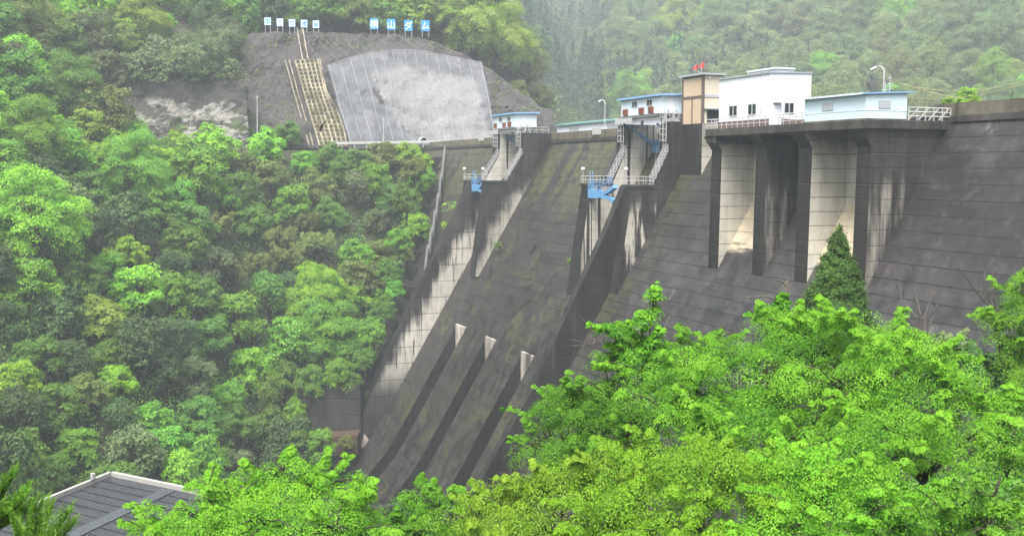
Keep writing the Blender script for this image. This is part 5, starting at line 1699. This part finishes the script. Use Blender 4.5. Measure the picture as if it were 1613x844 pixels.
# ivy covered dead snag
def snag():
    d = 33
    base = at_depth(1222, 560, d); base.z = terr(base.x, base.y)
    root = thing('dead_snag', 'broken dead trunk with bare hooked branches rising left of the conifer', 'dead tree', tuple(base))
    P = lambda x, y: at_depth(x, y, d)
    MB().tube([base, P(1224, 520), P(1232, 480), P(1238, 462), P(1243, 440)], [.2, .13, .10, .07, .03], 7).build('trunk', DEAD, root, recalc=False)
    MB().tube([P(1237, 464), P(1240, 452), P(1232, 443), P(1220, 440)], [.05, .045, .04, .025], 6).build('branch', DEAD, root, recalc=False)
    MB().tube([P(1230, 482), P(1222, 472), P(1205, 466), P(1185, 468), P(1162, 470)], [.05, .04, .03, .022, .012], 6).build('branch', DEAD, root, recalc=False)
    near_tree('ivy', 'leafy ivy wrapped round the broken dead trunk', [(1226, 495, 12, 24, d), (1222, 525, 16, 22, d), (1200, 498, 22, 8, d), (1234, 478, 6, 12, d)], 'NB', cat='climber', leaf=.09, disc=.16, base=base)


snag()


def twig_tree(label, px, py_base, tips, d, base_w=.05):
    b0 = at_depth(px, py_base, d)
    root = thing('bare_bush', label, 'bush', tuple(b0), None)
    for (mx, my, tx, ty) in tips:
        a, m_, c = b0, at_depth(mx, my, d + random.uniform(-.5, .5)), at_depth(tx, ty, d + random.uniform(-1, 1))
        mb = MB(); mb.tube([a, m_, c], [base_w, base_w * .6, .012], 5)
        for j in range(6):
            s = m_.lerp(c, random.random()); e = s + Vector((random.uniform(-.5, .5), random.uniform(-.5, .5), random.uniform(.1, .7)))
            mb.tube([s, s.lerp(e, .5) + Vector((0, 0, .04)), e], [.014, .011, .006], 4)
        mb.build('branch', DEAD, root, recalc=False)


twig_tree('leafless grey bush with fine twigs right of the conifer', 1455, 545, [(1445, 500, 1405, 450), (1450, 495, 1440, 452), (1458, 495, 1470, 455), (1465, 510, 1480, 470), (1440, 515, 1410, 480)], 48)
twig_tree('bare curved branch bush reaching up against the right part of the dam', 1600, 505, [(1560, 480, 1545, 425), (1550, 475, 1508, 420), (1570, 490, 1560, 440)], 40)
twig_tree('dead brown twig bush beside the slim shoot', 1010, 545, [(960, 538, 905, 545), (970, 530, 930, 520), (990, 540, 950, 528)], 34, .03)

# the conifer
def conifer():
    d = 52
    top = at_depth(1322, 352, d)
    base = Vector((at_depth(1310, 500, d).x, at_depth(1310, 500, d).y, 0)); base.z = terr(base.x, base.y) - .2
    H = top.z - base.z
    root = thing('cedar_tree', 'dense dark green conical cedar standing in front of the dam ribs', 'conifer', tuple(base))
    C, N, R, T = [], [], [], []
    for i in range(2300):
        t = 9.5 * math.sqrt(rng.random())
        a = rng.random() * 6.28
        rad = min(2.6, .41 * t ** .9) * (.55 + .5 * math.sqrt(rng.random())) * (1 + .12 * math.sin(a * 3 + t * 2)) + .02
        f = 1 - t / H
        C.append((base.x + (top.x - base.x) * f + rad * math.cos(a), base.y + (top.y - base.y) * f + rad * math.sin(a), top.z - t - .1)); N.append((math.cos(a) * .8, math.sin(a) * .8, .75)); R.append(.14 + .045 * t); T.append(np.clip(rng.random() * .8, 0, 1))
    C, N, R, T = np.array(C), unit(np.array(N)), np.array(R), np.array(T)
    q, tn = leaves_from_discs(C, N, R, 70, .12, droop=-.3, flat=.4, tilt=.5, tone=T, aspect=.36)
    link('crown', leaf_mesh('crown', q - np.array(base), tn, LEAF['C']), root)
    MB().tube([base, base.lerp(top, .5), top], [.14, .09, .02], 7).build('trunk', BARK, root, recalc=False)


conifer()

# cedar sprays at the left edge, close by
def cedar_sprays(label, tips, start, d):
    root = thing('young_cedar', label, 'conifer', tuple(at_depth(*start, d)), 'young cedars at the left edge')
    Q, TN = [], []
    tr = MB()
    s0 = at_depth(*start, d)
    foot = Vector((s0.x, s0.y, terr(s0.x, s0.y)))
    tr.tube([foot, s0], [.06, .03], 6)
    for (x, y) in tips:
        e = at_depth(x, y, d + random.uniform(-.5, .5))
        m_ = s0.lerp(e, .55) + Vector((0, 0, -.06))
        tr.tube([s0, m_, e], [.02, .013, .005], 5)
        for j in range(26):
            u = .15 + .85 * j / 25
            p = (s0.lerp(m_, u / .55) if u < .55 else m_.lerp(e, (u - .55) / .45))
            L = .18 * (1.15 - .6 * u)
            for sgn in (-1, 1):
                ax = (e - s0).normalized(); side = ax.cross(Vector((0, 0, 1))).normalized() * sgn
                tip = p + (ax * .75 + side * .6 + Vector((0, 0, .45 + .3 * random.random()))).normalized() * L
                n_ = 13
                us = rng.random(n_)
                pts = np.array(p) + us[:, None] * (np.array(tip) - np.array(p)); pts[:, 2] += .06 * us ** 2
                dr = unit(np.array([(tip - p).normalized()] * n_) * 1.0 + rng.normal(size=(n_, 3)) * .45)
                w = unit(np.cross(dr, rng.normal(size=(n_, 3)))) * .0045
                l_ = .075
                Q.append(np.stack([pts - w, pts + dr * l_ * .5 - w * .8, pts + dr * l_, pts + w], 1)); TN.append(np.clip(us * .7 + .2 * rng.random(n_), 0, 1))
    q, tn = np.concatenate(Q), np.concatenate(TN)
    link('crown', leaf_mesh('crown', q - np.array(root.location), tn, LEAF['CN']), root)
    tr.build('trunk', BARK, root, recalc=False)


cedar_sprays('young green cedar with upswept sprays at the left edge beside the flat roof', [(20, 752), (42, 776), (50, 800), (8, 765), (36, 790), (-10, 745), (30, 815)], (-40, 835), 11)
cedar_sprays('young green cedar with fan of sprays in front of the flat roof corner', [(40, 808), (78, 802), (105, 812), (112, 830), (60, 800), (20, 820), (92, 850)], (45, 880), 10.5)

# small plants rooted in the dam face
for px, py, r_, nm in ((785, 386, 7, 'foot of the far inner pier'), (899, 412, 7, 'foot of the near inner pier'), (707, 325, 13, 'middle of the flank stair'), (700, 355, 8, 'left training wall')):
    c = ray(px, py); c = c * ((77.0 - 1.2) / (c.y - .6 * c.z)); d = c.dot(FWD); Rr = r_ * d / FOC
    P = np.array(c) + rdirs(16, .5) * Rr * .7
    q, tn = leaves_from_discs(P, unit(rng.normal(size=P.shape) * .4 + np.array([0, -.3, 1.0])), np.full(16, Rr * .5), 14, .34, droop=.6, tone=rng.random(16))
    root = thing('wall_plant', 'small green plant rooted in the dam concrete by the ' + nm, 'plant', tuple(c), 'plants rooted in the dam')
    link('leaves', leaf_mesh('leaves', q - np.array(c), tn, LEAF['L' if r_ > 7 else 'M']), root)
    MB().tube([c + Vector((0, .8, -.5)), c], [.05, .03], 5).build('stem', BARK, root, recalc=False)

# ------------------------------------------------------------------ labels for the planted trees
LAND = [('the small white signs', 460, 36), ('the large blue signs', 630, 40), ('the concrete lattice', 510, 155), ('the pale net', 655, 150), ('the roadside wall', 300, 190), ('the far gate house', 810, 190),
        ('the flank stair', 686, 330), ('the training wall', 640, 500), ('the old foot wall', 520, 640), ('the flat dark roof', 170, 745), ('the grey utility pole', 405, 180), ('the lime maple', 420, 770),
        ('the long shed', 930, 195), ('the brown tower', 1105, 150), ('the white building', 1205, 150), ('the pale blue building', 1360, 165), ('the tall curved lamp', 1390, 120), ('the near gate house', 1020, 165), ('the right parapet', 1550, 170),
        ('the top left corner', 0, 0), ('the left edge', 0, 420), ('the top right corner', 1613, 0), ('the flying bird', 505, 205)]
DIRS = ['right of', 'below and right of', 'below', 'below and left of', 'left of', 'above and left of', 'above', 'above and right of']
ORD = ['', 'second ', 'third ', 'fourth ', 'fifth ', 'sixth ', 'seventh ', 'eighth ', 'ninth ', 'tenth ', 'eleventh ', 'twelfth ', 'thirteenth ', 'fourteenth ', 'fifteenth ', 'sixteenth ']
buckets = {}
for t in TREES:
    root, px, py, colour, shape = t[:5]
    nm, lx, ly = min(LAND, key=lambda q_: (q_[1] - px) ** 2 + (q_[2] - py) ** 2)
    a = math.degrees(math.atan2(py - ly, px - lx)) % 360
    dn = DIRS[int(((a + 22.5) % 360) // 45)]
    buckets.setdefault((colour, shape, nm, dn), []).append((math.hypot(px - lx, py - ly), t))
for (colour, shape, nm, dn), rows in buckets.items():
    rows.sort(key=lambda q_: q_[0])
    for i, (_, t) in enumerate(rows):
        base = f'{COLN[colour]} {KIND[shape]}'
        t[0]['label'] = f'{base} {dn} {nm}' if len(rows) == 1 else f'{ORD[i]}nearest {base} {dn} {nm}'

# ------------------------------------------------------------------ sky, light, haze, render settings
SUN_EL, SUN_AZ = math.radians(64), math.radians(-70)
w = bpy.data.worlds.new('World'); scene.world = w; w.use_nodes = True
nt = w.node_tree
sky = nt.nodes.new('ShaderNodeTexSky'); sky.sky_type = 'NISHITA'; sky.sun_disc = False
sky.sun_elevation = SUN_EL
sky.air_density = 1.0; sky.dust_density = 6.0; sky.ozone_density = 1.0
hs = nt.nodes.new('ShaderNodeHueSaturation'); hs.inputs['Saturation'].default_value = 0.35
nt.links.new(sky.outputs[0], hs.inputs['Color'])
bg = nt.nodes['Background']; bg.inputs['Strength'].default_value = 0.10
nt.links.new(hs.outputs[0], bg.inputs['Color'])
sd = bpy.data.lights.new('sun', 'SUN'); sd.energy = 1.5; sd.angle = math.radians(30); sd.color = (1.0, .97, .93)
so = bpy.data.objects.new('sun', sd); COL.objects.link(so)
# light comes from behind and left of the viewer, high: direction towards the sun
to_sun = Vector((math.cos(SUN_EL) * .72, -math.cos(SUN_EL) * .69, math.sin(SUN_EL))).normalized()
so.rotation_euler = to_sun.to_track_quat('Z', 'Y').to_euler()
sky.sun_rotation = math.atan2(to_sun.x, to_sun.y)

mb = MB(); mb.box(-1050, 1050, -1050, 1050, -80, 230)
hz = NT('mist')
hz.n.remove(hz.bsdf)
pv = hz.n.new('ShaderNodeVolumePrincipled')
pv.inputs['Color'].default_value = (.86, .93, 1.0, 1); pv.inputs['Density'].default_value = HAZE; pv.inputs['Anisotropy'].default_value = 0.1
hz.l.new(pv.outputs[0], hz.out.inputs['Volume'])
tag(mb.build('haze', hz.mat), 'thin rainy mist filling the valley', kind='stuff')

scene.render.engine = 'CYCLES'
cy = scene.cycles
cy.max_bounces = 6; cy.diffuse_bounces = 2; cy.glossy_bounces = 2; cy.transmission_bounces = 3; cy.transparent_max_bounces = 8; cy.volume_bounces = 1
cy.use_denoising = True
cy.caustics_reflective = False; cy.caustics_refractive = False
vs = scene.view_settings
scene.display_settings.display_device = 'sRGB'
vs.view_transform = 'Standard'; vs.look = 'None'; vs.gamma = 1.0; vs.use_curve_mapping = False
vs.exposure = EXPO
